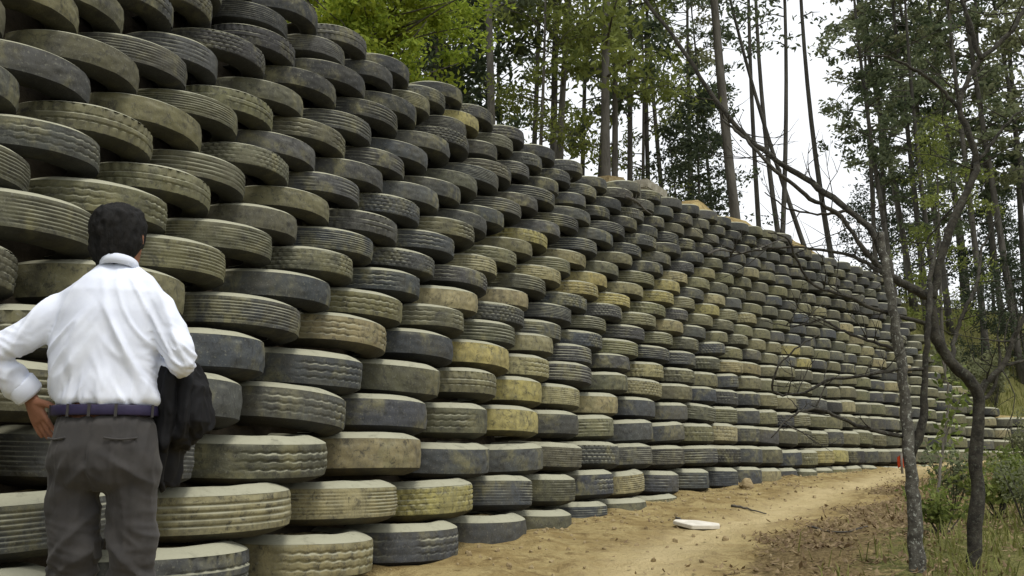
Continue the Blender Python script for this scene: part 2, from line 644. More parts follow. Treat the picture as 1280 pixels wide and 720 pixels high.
REFS = {-3: 5.4, -2: 4.96, -1: 4.30, 0: 4.68, 1: 5.02, 2: 5.28, 3: 4.73, 4: 5.07, 5: 4.65, 6: 4.99}
tyres = []
for k in range(K0, K1 + 1):
    # each course is laid both ways from a place where it straddles the joints of the course below
    if k in REFS:
        s0 = REFS[k]
    else:
        s0 = (4.99 if k % 2 == 0 else 5.36) if k < 14 else 8.6 + (k % 2) * .5 * spacing(k, 8.6)
    line = []
    s = s0
    while s < LEN:
        line.append(s); s += spacing(k, s) * (1 + U(-.008, .008))
    s = s0 - spacing(k, s0)
    while s > -.4:
        line.insert(0, s); s -= spacing(k, s) * (1 + U(-.008, .008))
    for s in line:
        sp = spacing(k, s)
        D = sp * U(.915, .975)
        if 3 < k < 14 and R() < .06:
            D *= .88
        sj = s + U(-.018, .018)
        zk = ZC[k] * rise(sj)
        th = THK[k] * rise(sj)
        zc = zk + EYE
        P, T, N = wall_pt(sj)
        ray = Vector((P[0], P[1])).normalized()
        sn = min(.8, max(.38, abs(ray.x * T[1] - ray.y * T[0])))
        back = setback(zk) + D * .5 * sn + .03 + U(-.022, .022)
        # the wall is not dead even: courses wander a little
        zc += .04 * nz(sj * .35, k * .25, 5) + U(-.008, .008)
        x, y = P + N * back
        top = wall_top(sj) + .03 * nz(sj * 1.3, 4.4)
        gz = ground(x - N[0] * D * .5, y - N[1] * D * .5, False)
        ok = zk + .5 * th <= top + .22 * th and zc + th * .5 > gz + .015
        if ok:
            q = proj((x - N[0] * D * .4, y - N[1] * D * .4, zc))
            tyres.append(dict(k=k, s=sj, pos=Vector((x, y, zc)), D=D, t=th * U(.91, .99), q=q, ang=math.atan2(T[1], T[0])))

for t in tyres:
    q = t['q']
    t['kind'] = random.choices(TREADS, [.40, .16, .12, .10, .11, .11])[0]
    if q is None:
        t['vis'] = 0; t['col'] = 'grey'
        continue
    px, py, dep = q
    w = F * t['D'] / dep
    h = F * t['t'] / dep
    # how much of it lies inside the frame
    fx = max(0, min(1280, px + w / 2) - max(0, px - w / 2)) / w
    fy = max(0, min(720, py + h * .8) - max(0, py - h * .8)) / (1.6 * h)
    t['vis'] = fx * fy * w * h
    t['col'] = pick_colour(px, py, t['k'])
order = sorted(range(len(tyres)), key=lambda i: -tyres[i]['vis'])
single = set(order[:300])
print('tyres', len(tyres), 'in frame', sum(1 for t in tyres if t['vis'] > 0))

ORD = ['first', 'second', 'third', 'fourth', 'fifth', 'sixth', 'seventh', 'eighth', 'ninth', 'tenth', 'eleventh', 'twelfth', 'thirteenth', 'fourteenth', 'fifteenth',
       'sixteenth', 'seventeenth', 'eighteenth', 'nineteenth', 'twentieth', 'twenty-first', 'twenty-second', 'twenty-third', 'twenty-fourth', 'twenty-fifth',
       'twenty-sixth', 'twenty-seventh', 'twenty-eighth', 'twenty-ninth', 'thirtieth', 'thirty-first', 'thirty-second', 'thirty-third', 'thirty-fourth', 'thirty-fifth']
kmin = min(t['k'] for i, t in enumerate(tyres) if i in single)

protos = {}
for ki, kind in enumerate(TREADS):
    v, f = tread_geo(kind, ki * 1.7)
    tr = bpy.data.meshes.new('tread'); tr.from_pydata(v, [], f)
    sides = []
    for sg in (1, -1):
        v, f = side_geo(sg, ki * 2.3)
        sm = bpy.data.meshes.new('sidewall'); sm.from_pydata(v, [], f)
        sides.append(sm)
    for me in (tr, *sides):
        me.polygons.foreach_set('use_smooth', [True] * len(me.polygons))
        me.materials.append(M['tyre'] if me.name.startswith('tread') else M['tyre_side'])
    protos[kind] = (tr, sides)
vs, fs = [(0, 0, .40 * W0)], []
for ri, (rr, zz) in enumerate(((.12, .42), (.22, .40), (.29, .37), (.34, .30), (.36, -.2))):
    for j in range(24):
        ph = 2 * PI * j / 24
        vs.append((rr * math.cos(ph), rr * math.sin(ph), (zz + .08 * nz(math.cos(ph) * 2, math.sin(ph) * 2, ri * .6)) * W0))
fs += [(0, 1 + j, 1 + (j + 1) % 24) for j in range(24)]
for ri in range(4):
    a, b = 1 + ri * 24, 1 + (ri + 1) * 24
    fs += [(a + j, b + j, b + (j + 1) % 24, a + (j + 1) % 24) for j in range(24)]
M['fill'] = mat_noise('packed_earth', (0.22, 0.162, 0.072), (0.36, 0.285, 0.14), 12, .95, .6, .02)
soil_me = bpy.data.meshes.new('packed_soil'); soil_me.from_pydata(vs, [], fs); soil_me.materials.append(M['fill'])
first = {}
by_course = {}
for i, t in enumerate(tyres):
    if t['vis'] > 0:
        by_course.setdefault(t['k'], []).append(i)
rank = {}
for k, ids in by_course.items():
    for n_, i in enumerate(sorted(ids, key=lambda i: tyres[i]['q'][0])):
        rank[i] = n_


def tint_of(t):
    c = PALETTE[t['col']][0]
    f = U(.82, 1.2)
    return (c[0] * f * U(.96, 1.04), c[1] * f, c[2] * f * U(.94, 1.06), 1)


many_v, many_f, many_c, many_m = [], [], [], []
for i, t in enumerate(tyres):
    t['tint'] = tint_of(t)
    rot = (random.gauss(0, .025), random.gauss(0, .025), U(0, 2 * PI))
    base = t['pos'] - Vector((0, 0, t['t'] * .5))
    sc3 = (t['D'] * U(.975, 1.025), t['D'] * U(.985, 1.015), t['t'] / W0)
    if i in single:
        e = empty('worn_tyre', base, rot, sc3)
        tag(e, '%s tyre with %s tread, %s from the left in the %s course up' % (PALETTE[t['col']][1], t['kind'], ORD[min(rank[i], 34)], ORD[t['k'] - kmin]),
            'tyre', 'old tyres stacked in the retaining wall')
        if t['kind'] not in first:
            tr, sides = protos[t['kind']]
            parts = [bpy.data.objects.new('tread', tr), bpy.data.objects.new('sidewall', sides[0]), bpy.data.objects.new('sidewall', sides[1])]
            first[t['kind']] = parts
        else:
            parts = [p.copy() for p in first[t['kind']]]
        if t['k'] <= 0:
            parts = list(parts) + [bpy.data.objects.new('packed_soil', soil_me)]
        for p in parts:
            p.location = (0, 0, W0 * .5)
            p.color = t['tint']
            link(p, e)
    else:
        hi = False
        mt = Matrix.LocRotScale(base, __import__('mathutils').Euler(rot), Vector(sc3)) @ Matrix.Translation((0, 0, W0 * .5))
        geos = [tread_geo(t['kind'], 1, hi), side_geo(1, 1, hi), side_geo(-1, 1, hi)]
        for gi, (v, f) in enumerate(geos):
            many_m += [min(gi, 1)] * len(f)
            o0 = len(many_v)
            many_v += [mt @ Vector(p) for p in v]
            many_f += [tuple(a + o0 for a in q) for q in f]
            many_c += [t['tint'][:3] + (R(),)] * len(v)
tm = py_mesh('distant_tyres', many_v, many_f, M['tyre_many'], attrs={'tint': many_c})
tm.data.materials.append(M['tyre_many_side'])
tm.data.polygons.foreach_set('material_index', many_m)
tag(tm, 'small distant tyres filling the far courses and end of the wall', 'tyres', 'old tyres stacked in the retaining wall', 'stuff')

# ------------------------------------------------------------------ ground sheet
def axis(a, b, step, far):
    l = list(np.arange(a, b, step))
    x, st = l[-1], step
    while x < far:
        st *= 1.25; x += st; l.append(x)
    x, st = l[0], step
    while x > -far:
        st *= 1.25; x -= st; l.insert(0, x)
    return l


xs, ys = axis(-3.2, 11.5, .085, 420), axis(1.6, 19, .085, 420)
gv, gm = [], []
for y in ys:
    for x in xs:
        z = ground(x, y)
        gv.append((x, y, z))
        if -5 < x < 30 and 0 < y < 40:
            sd = path_side(x, y)
            p = math.exp(-(sd / .30) ** 2) if y > 4 else .3
            r = sstep(.3, .85, sd + .5 * nz(x * 1.2, y * 1.2, 11)) * (1 if y > 3.5 else .4)
            g = sstep(1.15, 2.0, sd + .8 * nz(x * .7, y * .7, 15)) * (1 if y > 3 else .4)
            gm.append((p, g, r * (1 - .6 * g), 1))
        else:
            gm.append((0, .7, .4, 1))
nx = len(xs)
gf = [(j * nx + i, j * nx + i + 1, (j + 1) * nx + i + 1, (j + 1) * nx + i) for j in range(len(ys) - 1) for i in range(nx - 1)]
tag(py_mesh('ground', gv, gf, M['ground'], attrs={'masks': gm}), 'bare sandy earth with a trodden path below the tyre wall', kind='structure')

# ------------------------------------------------------------------ bank behind the tyres
def plat(s, a):
    r = sstep(23.6, 26.5, s)
    return 3.55 + r * (2.4 + 7 * sstep(8, 45, a))


ss = [-6, -4, -2, -1] + list(np.arange(0, LEN, .22)) + [LEN + .5, LEN + 3, LEN + 8, LEN + 16, LEN + 40]
ev, em, ef = [], [], []
tcols = [('low', 0), ('mid', .25), ('mid', .5), ('mid', .75), ('mid', .93), ('top', .0), ('top', .3), ('top', .6), ('top', .95), ('top', 1.3), ('top', 1.7), ('top', 2.2), ('top', 3), ('top', 4), ('top', 5.5),
         ('top', 7.5), ('top', 10), ('top', 14), ('top', 20), ('top', 30), ('top', 50), ('top', 90)]
sm_lo, sm_hi = 15.0, 20.8
for s in ss:
    P, T, N = wall_pt(s)
    top = wall_top(s)
    gz = ground(P[0], P[1], False) - EYE
    for typ, a in tcols:
        if typ in ('low', 'mid'):
            zz = gz - .5 if typ == 'low' else gz + (top - .05 - gz) * a
            back = setback(zz) + .30 + .06 * nz(s * 2, zz * 2)
        else:
            back = setback(top) + .34 + a
            hp = .46 * math.exp(-((a - .5) / .42) ** 2) * sstep(sm_lo - .3, sm_lo + .8, s) * (1 - sstep(sm_hi - 1, sm_hi + .3, s)) * (1 + .5 * nz(s * 1.1, 2))
            far = top + (plat(s, a) - top) * sstep(.4, 9, a)
            hp *= 1 + .22 * nz(s * 3.2, a * 4, 6) + .2 * nz(s * 8, a * 9, 2)
            zz = far - .04 + hp + (.06 + .02 * a) * nz(s * .7, a * .9, 8) * sstep(0, 1, a)
            zz -= .10 * sstep(1.5, 4, a) * sstep(3, 3.6, top)
        x, y = P + N * back
        ev.append((x, y, zz + EYE))
        grn = sstep(.4, 1.6, a) * (1 - sstep(3.0, 3.7, top)) if typ == 'top' else 0
        lit = sstep(2, 5, a) if typ == 'top' else 0
        em.append((0, grn, lit * (1 - grn), 1))
nt = len(tcols)
ef = [(j * nt + i, (j + 1) * nt + i, (j + 1) * nt + i + 1, j * nt + i + 1) for j in range(len(ss) - 1) for i in range(nt - 1)]
M['gap_shade'] = mat_noise('gap_shade_soil', (0.030, 0.024, 0.016), (0.055, 0.044, 0.028), 6, .95, .5, .03)  # soil colour darkened, so the gaps' shade is painted in behind the tyres
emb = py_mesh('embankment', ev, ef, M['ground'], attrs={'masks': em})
emb.data.materials.append(M['gap_shade'])
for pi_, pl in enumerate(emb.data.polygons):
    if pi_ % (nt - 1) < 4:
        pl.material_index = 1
tag(emb, 'earth bank held back by the tyre wall', kind='structure')


def bank_z(x, y):
    d = np.hypot(wp[:, 0] - x, wp[:, 1] - y)
    i = int(np.argmin(d))
    P, T, N = wall_pt(ARC[i])
    a = float((x - P[0]) * N[0] + (y - P[1]) * N[1])
    top = wall_top(ARC[i])
    a2 = a - setback(top) - .3
    if a2 < -.1:
        return None
    return top + (plat(ARC[i], a2) - top) * sstep(.4, 9, a2) + EYE - .05 - .10 * sstep(1.5, 4, a2) * sstep(3, 3.6, top)


# ------------------------------------------------------------------ foliage
def leaf_quad(vs, fs, c, size, asp=.45, droop=.0):
    d = Vector((U(-1, 1), U(-1, 1), U(-1, .8) - droop)).normalized()
    s = d.cross(Vector((U(-1, 1), U(-1, 1), U(-1, 1))))
    if s.length < .05:
        s = d.orthogonal()
    s.normalize()
    l, w = size * U(.7, 1.3), size * asp * U(.7, 1.2)
    o = len(vs)
    vs += [c - d * l * .5, c + s * w * .5 + d * l * .05, c + d * l * .5, c - s * w * .5 + d * l * .05]
    fs.append((o, o + 1, o + 2, o + 3))


def clump(vs, fs, c, r, n, size, asp, flat=.7, droop=0.):
    for _ in range(n):
        v = Vector((random.gauss(0, .45), random.gauss(0, .45), random.gauss(0, .45 * flat)))
        leaf_quad(vs, fs, c + v * r, size, asp, droop)


def make_tree(H, r0, crown_lo, crown_r, nbr, leaf, asp, per, cl_r, bark, leafmat, droop=.1, spread=.7, bend=.25, up=.25, fork=False):
    """returns meshes (trunk with limbs, crown)"""
    bm = bmesh.new()
    ph = U(0, 6.3)
    def axis_pt(h):
        f = h / H
        return Vector((bend * math.sin(ph + f * 3.1) - bend * math.sin(ph), bend * .8 * math.sin(ph * 1.7 + f * 2.6) - bend * .8 * math.sin(ph * 1.7), h))
    n = 16
    tube(bm, [axis_pt(H * i / n) for i in range(n + 1)], [r0 * (1.15 if i == 0 else 1) * (1 - .82 * i / n) for i in range(n + 1)], 8)
    vs, fs = [], []
    for b in range(nbr):
        f = (b + R()) / nbr
        h = H * (crown_lo + (1 - crown_lo) * f) * U(.97, 1.0)
        p0 = axis_pt(h)
        an = U(0, 2 * PI)
        prof = crown_r * (math.sin(PI * (.18 + .80 * f)) ** .7) * U(.55, 1.15)
        d = Vector((math.cos(an), math.sin(an), up + U(-.25, .3)))
        p1 = p0 + d * prof * .55
        p2 = p0 + d * prof + Vector((0, 0, -droop * prof))
        rr = max(.012, r0 * .28 * (1 - f * .6))
        tube(bm, [p0, p1, p2], [rr, rr * .65, rr * .25], 5)
        m = max(2, int(spread * 4))
        for c in range(m):
            q = p1.lerp(p2, U(-.2, 1.15)) + Vector((U(-1, 1), U(-1, 1), U(-.6, .6))) * cl_r * .9
            clump(vs, fs, q, cl_r * U(.6, 1.2), per, leaf, asp, .6, droop)
    clump(vs, fs, axis_pt(H), cl_r, per, leaf, asp)
    tm_ = bpy.data.meshes.new('trunk'); bm.to_mesh(tm_); bm.free()
    tm_.polygons.foreach_set('use_smooth', [True] * len(tm_.polygons))
    tm_.materials.append(bark)
    cm = bpy.data.meshes.new('crown'); cm.from_pydata([tuple(v) for v in vs], [], fs)
    cm.materials.append(leafmat)
    return tm_, cm


random.seed(21)
VAR = {
    'pine': [make_tree(18, .10, .30, 2.0, 34, .22, .42, 34, .40, M['bark_dark'], M['leaf_pine'], .25, .9) for _ in range(3)],
    'gum': [make_tree(19, .11, .33, 1.9, 30, .22, .45, 32, .40, M['bark_brown'], M['leaf_grey'], .2, .8, .4) for _ in range(3)],
    'pole': [make_tree(17, .08, .50, 1.3, 18, .2, .4, 18, .5, M['bark_dark'], M['leaf_pine'], .2, .7, .4) for _ in range(2)],
    'dense': [make_tree(8, .08, .08, 1.7, 44, .18, .5, 30, .55, M['bark_dark'], M['leaf_dark'], .1, .9, .2) for _ in range(2)],
    'olive': [make_tree(12, .09, .28, 1.8, 26, .2, .35, 44, .55, M['bark_brown'], M['leaf_olive'], .15, .8, .3) for _ in range(2)],
    'broad': [make_tree(6.6, .12, .22, 2.3, 44, .115, .55, 125, .42, M['bark_brown'], M['leaf_bright'], .05, .9, .2)],
}
WORDS = {
    'pine': ('tall_pine', 'tall dark pine with drooping needle sprays', 'tree', 'tall pines on the bank'),
    'gum': ('tall_tree', 'tall grey-green tree with loose high crown', 'tree', 'grey-green tall trees on the bank'),
    'pole': ('slender_tree', 'thin bare-stemmed tree with a small tuft of crown', 'tree', 'slender pole trees on the bank'),
    'dense': ('understorey_tree', 'low dense dark-leaved tree', 'tree', 'dark understorey trees behind the crest'),
    'olive': ('olive_green_tree', 'yellow-green feathery tree', 'tree', 'yellow-green trees in the wood'),
    'broad': ('broadleaf_tree', 'bright green broadleaf tree', 'tree', None),
}
TREES = [   # px at the crest, distance, kind, scale, lean
    (395, 12.6, 'broad', .9, 0), (452, 12.4, 'broad', .74, 0.0), (425, 15.5, 'broad', .95, 0), (505, 20, 'pine', 1, 0), (528, 23, 'pine', 1.05, .02), (540, 19, 'dense', 1.1, 0), (515, 26, 'gum', 1.0, 0),
    (560, 20, 'pine', 1, .0), (600, 25, 'pine', 1.05, .02), (615, 17, 'gum', .9, -.02), (628, 30, 'pine', 1.1, 0), (668, 17, 'olive', .62, 0),
    (655, 23, 'pole', 1.1, .03), (688, 19, 'pine', .95, -.02), (700, 18, 'olive', 1.05, 0), (722, 26, 'pine', 1.05, .02),
    (738, 21, 'pole', 1.1, -.02), (765, 20, 'olive', 1.1, .03), (786, 23, 'pine', 1, .0), (818, 25, 'pole', 1.1, -.01),
    (838, 29, 'pole', 1.2, .02), (852, 24, 'dense', .7, 0), (880, 21, 'dense', .68, .0), (872, 33, 'pine', 1.1, 0), (928, 20, 'gum', 1.12, -.11), 
    (952, 30, 'pole', 1.2, -.04), (966, 24, 'pole', 1.05, -.03), (985, 28, 'pole', 1.2, -.05), (1040, 27, 'pole', 1.15, -.20), (1047, 30, 'pole', 1.3, -.06), 
    (1092, 30, 'gum', .85, -.04), (1108, 33, 'pine', 1.1, 0), (1120, 27, 'gum', .9, 0), (1138, 31, 'gum', 1.1, .02), (1152, 29, 'pine', 1.05, 0), (1166, 34, 'dense', .8, 0),
    (1180, 30, 'gum', 1.05, -.02), (1172, 26, 'pine', .9, .0), (1200, 36, 'pine', 1.2, .0), (1222, 28, 'gum', .95, .02), (1236, 33, 'dense', .8, 0), (1246, 31, 'pine', 1.1, .0),
    (1262, 28, 'gum', 1.1, -.02), (1276, 33, 'gum', 1.2, 0), (1290, 30, 'pine', 1.1, 0), (1312, 28, 'gum', 1.1, 0), (1206, 40, 'olive', 1.3, 0), (1130, 42, 'dense', .9, 0), (1265, 42, 'dense', .9, 0), (800, 25, 'olive', .9, 0), (860, 27, 'gum', .75, 0), (895, 26, 'pine', .7, 0),
    (1090, 40, 'dense', .9, 0), (1216, 27, 'dense', .5, 0), (1268, 28, 'dense', .55, 0), (762, 16.5, 'olive', 1.12, 0), (1168, 23, 'olive', .66, 0), (1345, 30, 'pine', 1.1, 0), (530, 30, 'pine', 1.1, 0)]
count = {}
trees_px = sorted(range(len(TREES)), key=lambda i: TREES[i][0])
nth = {}
for i in trees_px:
    kd = TREES[i][2]
    nth[i] = count.get(kd, 0)
    count[kd] = nth[i] + 1
for i, (px, Y, kd, scl, lean) in enumerate(TREES):
    random.seed(100 + i)
    p = at(px, 330, Y)
    z = bank_z(p.x, p.y) or 3.55 + EYE
    nm, lb, cat, grp = WORDS[kd]
    e = empty(nm, (p.x, p.y, z - .15), (U(-.02, .02), lean, U(0, 6.3) if abs(lean) < .05 else 0), (scl * U(.95, 1.08), scl * U(.95, 1.08), scl))
    tot = count[kd]
    where = 'leftmost' if nth[i] == 0 else ('rightmost' if nth[i] == tot - 1 else ORD[nth[i]] + ' from the left')
    if kd == 'broad':
        lb2 = ['bright green broadleaf tree over the upper left crest, %s of three' % w for w in ('leftmost', 'middle', 'rightmost')][nth[i]]
    else:
        lb2 = '%s, %s of its kind' % (lb, where)
    tag(e, lb2, cat, grp or 'bright broadleaf trees above the wall')
    a, b = VAR[kd][i % len(VAR[kd])]
    link(bpy.data.objects.new('trunk', a), e)
    link(bpy.data.objects.new('crown', b), e)

# ------------------------------------------------------------------ bare trees in front
random.seed(5)


def traced(bm, pts, Y, r0, r1, n=None, dy=0.0, jit=.006):
    """a stem through points (px, py[, extra depth])"""
    P = [tuple(at(p[0], p[1], Y + (p[2] if len(p) > 2 else 0))) for p in pts]
    n = n or max(6, 4 * len(pts))
    S = smooth_path(P, n)
    S = [Vector(s) + Vector((U(-1, 1), U(-1, 1), U(-1, 1))) * jit for s in S]
    tube(bm, S, [(r0 + (r1 - r0) * (i / (n - 1))) * Y / 5.8 for i in range(n)], 9, wob=.35)
    return S


def twigs(bm, S, r, n, L, updir=.3, seg=5, a=.15):
    for _ in range(n):
        i = int(U(a, 1) * (len(S) - 1))
        p = Vector(S[i])
        d = Vector((U(-1, 1), U(-.8, .8), U(-.7, 1) + updir)).normalized()
        l = L * U(.4, 1.2)
        pts = [p]
        for j in range(5):
            d = (d + Vector((U(-.35, .35), U(-.35, .35), U(-.25, .35)))).normalized()
            pts.append(pts[-1] + d * l / 5)
        tube(bm, pts, [r * (1 - .16 * j) for j in range(6)], seg)
        for q in (2, 3, 4):
            if R() < .65:
                d2 = (d + Vector((U(-1, 1), U(-1, 1), U(-.6, .9)))).normalized()
                tube(bm, [pts[q], pts[q] + d2 * l * .18, pts[q] + d2 * l * .36 + Vector((0, 0, U(-.03, .05)))], [r * .5, r * .38, r * .2], 4)


YA, YB = on_ground(1147, 714).y, on_ground(1217, 711).y
baseA = at(1147, 712, YA); baseA.z = ground(baseA.x, baseA.y) - .05
tA = empty('bare_tree', baseA)
tag(tA, 'lichen-spotted grey trunk standing beside the path, left of the forked dark tree', 'tree', 'bare trees in front of the wall')


def shifted(bm, e):
    bmesh.ops.translate(bm, verts=bm.verts, vec=-Vector(e.location))
    return bm


bm = bmesh.new()
traced(bm, [(1148, 735), (1145, 690), (1141, 620), (1136, 555), (1128, 470), (1117, 390), (1108, 335), (1100, 290)], YA, .050, .022, 40)
mesh_obj('trunk', shifted(bm, tA), M['bark_lichen'], tA)
bm = bmesh.new()
S1 = traced(bm, [(1140, 570), (1154, 520), (1157, 465), (1160, 410), (1163, 350, .1), (1172, 300, .2)], YA, .027, .012, 26)
mesh_obj('side_stem', shifted(bm, tA), M['bark_near'], tA)
bm = bmesh.new()
Ss = [traced(bm, [(1132, 545), (1080, 534), (1035, 515, -.1), (1010, 512, -.15), (985, 524, -.2), (965, 548, -.25)], YA, .015, .004, 26),
      traced(bm, [(1126, 440), (1085, 425, .2), (1050, 412, .3), (1025, 400, .4), (990, 408, .5), (950, 400, .6)], YA, .013, .003, 26),
      traced(bm, [(1158, 460), (1120, 463), (1080, 470), (1040, 474, .1), (1000, 492, .1), (968, 490, .15), (972, 460, .1), (1000, 432, .1), (1025, 418, .1)], YA, .013, .004, 34),
      traced(bm, [(1110, 345), (1060, 318, .2), (1000, 310, .3), (950, 312, .3), (905, 322, .4)], YA, .014, .004, 24)]
twigs(bm, Ss[0], .005, 8, .3); twigs(bm, Ss[1], .004, 9, .35); twigs(bm, Ss[2], .004, 8, .28); twigs(bm, Ss[3], .004, 8, .4)
mesh_obj('branches', shifted(bm, tA), M['bark_near'], tA)

baseB = at(1217, 705, YB); baseB.z = ground(baseB.x, baseB.y) - .05
tB = empty('forked_tree', baseB)
tag(tB, 'dark crooked bare tree, its long limbs reaching left over the wall top', 'tree', 'bare trees in front of the wall')
bm = bmesh.new()
traced(bm, [(1214, 740), (1216, 690), (1221, 620), (1220, 560), (1224, 505), (1210, 475), (1187, 452), (1170, 420), (1163, 385), (1165, 370)], YB, .043, .030, 44)
mesh_obj('trunk', shifted(bm, tB), M['bark_near'], tB)
LIMBS = [
    ([(1166, 374), (1135, 358), (1112, 342), (1095, 296, .1), (1060, 262, .2), (1010, 226, .3), (960, 192, .4), (910, 146, .5), (856, 66, .6), (804, -4, .7), (770, -60, .8)], .030, .013, 60),
    ([(1120, 350), (1085, 318), (1050, 270), (1010, 246), (962, 206), (930, 172, .1), (905, 150, .2)], .019, .009, 40),
    ([(1165, 374), (1174, 335), (1186, 290), (1205, 248), (1220, 214), (1219, 188), (1200, 136), (1205, 110), (1226, 74), (1260, 44), (1282, 8), (1300, -40)], .029, .012, 56),
    ([(1200, 138), (1172, 106), (1140, 86), (1108, 70), (1070, 72)], .016, .005, 24),
    ([(1226, 76), (1216, 44), (1206, 10), (1198, -30)], .018, .01, 16),
    ([(1224, 498), (1232, 478), (1254, 456), (1266, 426), (1280, 396), (1296, 350)], .022, .012, 26),
    ([(1254, 456), (1275, 452), (1300, 440)], .013, .007, 10),
    ([(1190, 452), (1194, 418, .1), (1206, 388, .1), (1221, 354, .2), (1228, 310, .3), (1250, 270, .3)], .018, .007, 26),
    ([(1222, 205), (1245, 172), (1262, 150), (1290, 132)], .012, .005, 16),
    ([(1225, 500), (1242, 486), (1250, 440), (1246, 420)], .014, .006, 14),
    ([(1163, 405), (1110, 392, -.1), (1060, 372, -.2), (1010, 350, -.2), (985, 300, -.3), (960, 290, -.3)], .015, .004, 30),
    ([(1060, 262, .2), (1030, 268, .2), (990, 262, .3), (955, 240, .3)], .012, .004, 18),
    ([(1219, 190), (1205, 240, .1), (1160, 300, .2), (1150, 340, .2)], .009, .004, 18),
]
for pts, r0, r1, n in LIMBS:
    bm = bmesh.new()
    S = traced(bm, pts, YB, r0, r1, n)
    twigs(bm, S, max(.004, r1 * .45), max(4, n // 4), .45)
    mesh_obj('branch', shifted(bm, tB), M['bark_near'], tB)

# a thin pale sapling between them
bS = at(1170, 690, 6.6); bS.z = ground(bS.x, bS.y) - .03
tS = empty('sapling', bS)
tag(tS, 'thin pale sapling stem with a few leaves between the two bare trunks', 'sapling')
bm = bmesh.new()
S = traced(bm, [(1170, 700), (1172, 620), (1178, 560), (1186, 500), (1180, 462), (1172, 430)], 6.6, .011, .004, 24)
S2 = traced(bm, [(1178, 560), (1192, 520), (1204, 490)], 6.6, .007, .003, 12)
mesh_obj('stem', shifted(bm, tS), M['bark_pale'], tS)
vs, fs = [], []
for s in S[4:] + S2:
    clump(vs, fs, Vector(s) - bS, .12, 7, .06, .5)
me = py_mesh('leaves', vs, fs, M['leaf_olive'], tS, smooth=False)

# ------------------------------------------------------------------ shrubs and ground growth
random.seed(31)


def shrub_mesh(h, r, nst, leaf, mat, per=16, asp=.5):
    bm = bmesh.new(); vs, fs = [], []
    for _ in range(nst):
        an = U(0, 6.3); rr = r * U(.2, 1)
        top = Vector((math.cos(an) * rr, math.sin(an) * rr, h * U(.5, 1)))
        m = top * .5 + Vector((U(-.1, .1), U(-.1, .1), .1)) * r
        tube(bm, [Vector((0, 0, -.04)), m, top], [.008, .006, .003], 4)
        for f in (.45, .65, .85, 1):
            clump(vs, fs, Vector((0, 0, 0)).lerp(m, min(1, f * 2)) if f < .5 else m.lerp(top, (f - .5) * 2), .12 * (h + .3), per, leaf, asp)
    a = bpy.data.meshes.new('stems'); bm.to_mesh(a); bm.free(); a.materials.append(M['bark_dark'])
    b = bpy.data.meshes.new('foliage'); b.from_pydata([tuple(v) for v in vs], [], fs); b.materials.append(mat)
    return a, b


SH = [shrub_mesh(.75, .35, 12, .06, M['leaf_grey'], 14), shrub_mesh(.55, .35, 12, .07, M['leaf_olive']), shrub_mesh(1.5, .7, 16, .11, M['leaf_grey'], 22)]
SHR = [   # px, distance, variant, scale, label
    (1184, 7.4, 0, .75, 'dark leafy shrub growing between the two bare trunks'),
    (1240, 7.0, 1, .8, 'olive shrub just right of the forked tree'),
    (1272, 6.2, 0, .6, 'low dark shrub in the lower right corner'),
    (1262, 9.5, 1, .8, 'olive shrub half way back along the green strip'),
    (1168, 6.0, 1, .6, 'small olive shrub at the foot of the lichen-spotted trunk'),
    (1290, 13, 2, .5, 'grey-green shrub at the edge of the picture below the hillside'),
    (1215, 24.5, 2, .9, 'bushy shrub on the green slope above the wall end'),
    (1250, 25.5, 2, 1.0, 'wide shrub higher up the green slope'),
    (1185, 26, 2, .9, 'shrub at the top left of the green slope'),
    (806, 12.2, 1, .9, 'scrubby plant on the wall crest beside the pale slab'),
]
for px, Y, v, scl, lb in SHR:
    p = at(px, 560, Y)
    z = ground(p.x, p.y)
    bz = bank_z(p.x, p.y)
    if Y > 12 and bz: z = bz
    e = empty('shrub', (p.x, p.y, z), (0, 0, U(0, 6)), (scl, scl, scl * U(.9, 1.1)))
    tag(e, lb, 'shrub', 'shrubs about the wall')
    link(bpy.data.objects.new('stems', SH[v][0]), e)
    link(bpy.data.objects.new('foliage', SH[v][1]), e)

# grass, dead leaves, pebbles
vs, fs = [], []


def blade(x, y, z, h, w):
    an = U(0, 6.3); d = Vector((math.cos(an), math.sin(an), 0)); s = Vector((-d.y, d.x, 0)) * w
    b = Vector((x, y, z - .01)); m = b + d * h * .25 + Vector((0, 0, h * .65)); t = b + d * h * U(.4, .9) + Vector((0, 0, h * U(.7, 1)))
    o = len(vs)
    vs.extend([b - s, b + s, m + s * .7, m - s * .7, t])
    fs.append((o, o + 1, o + 2, o + 3)); fs.append((o + 3, o + 2, o + 4))


n = 0
while n < 16000:
    x, y = U(1.5, 10), U(4.5, 18)
    sd = path_side(x, y)
    g = sstep(1.0, 2.2, sd + .9 * nz(x * .9, y * .9, 15))
    if R() > g * (.35 + .9 * nz(x * 2.3, y * 2.3, 2)) + .004 * (sd > .8):
        n += .02
        continue
    blade(x, y, ground(x, y), U(.06, .2), U(.003, .006)); n += 1
for _ in range(9000):      # on the green slope
    s = U(SX(1150), LEN + 3); a = U(.4, 9)
    P, T, N = wall_pt(s)
    x, y = P + N * (a + setback(wall_top(s)) + .3)
    blade(x, y, bank_z(x, y) or 2, U(.12, .4), U(.006, .014))
for _ in range(500):       # along the crest
    s = U(12.3, 21); a = U(.2, 1.6)
    P, T, N = wall_pt(s)
    x, y = P + N * (a + setback(wall_top(s)) + .3)
    blade(x, y, (bank_z(x, y) or 2) + .1, U(.1, .3), U(.004, .008))
tag(py_mesh('grass', vs, fs, M['grass'], smooth=False), 'thin green grass on the right of the path and on the slope', 'grass', kind='stuff')

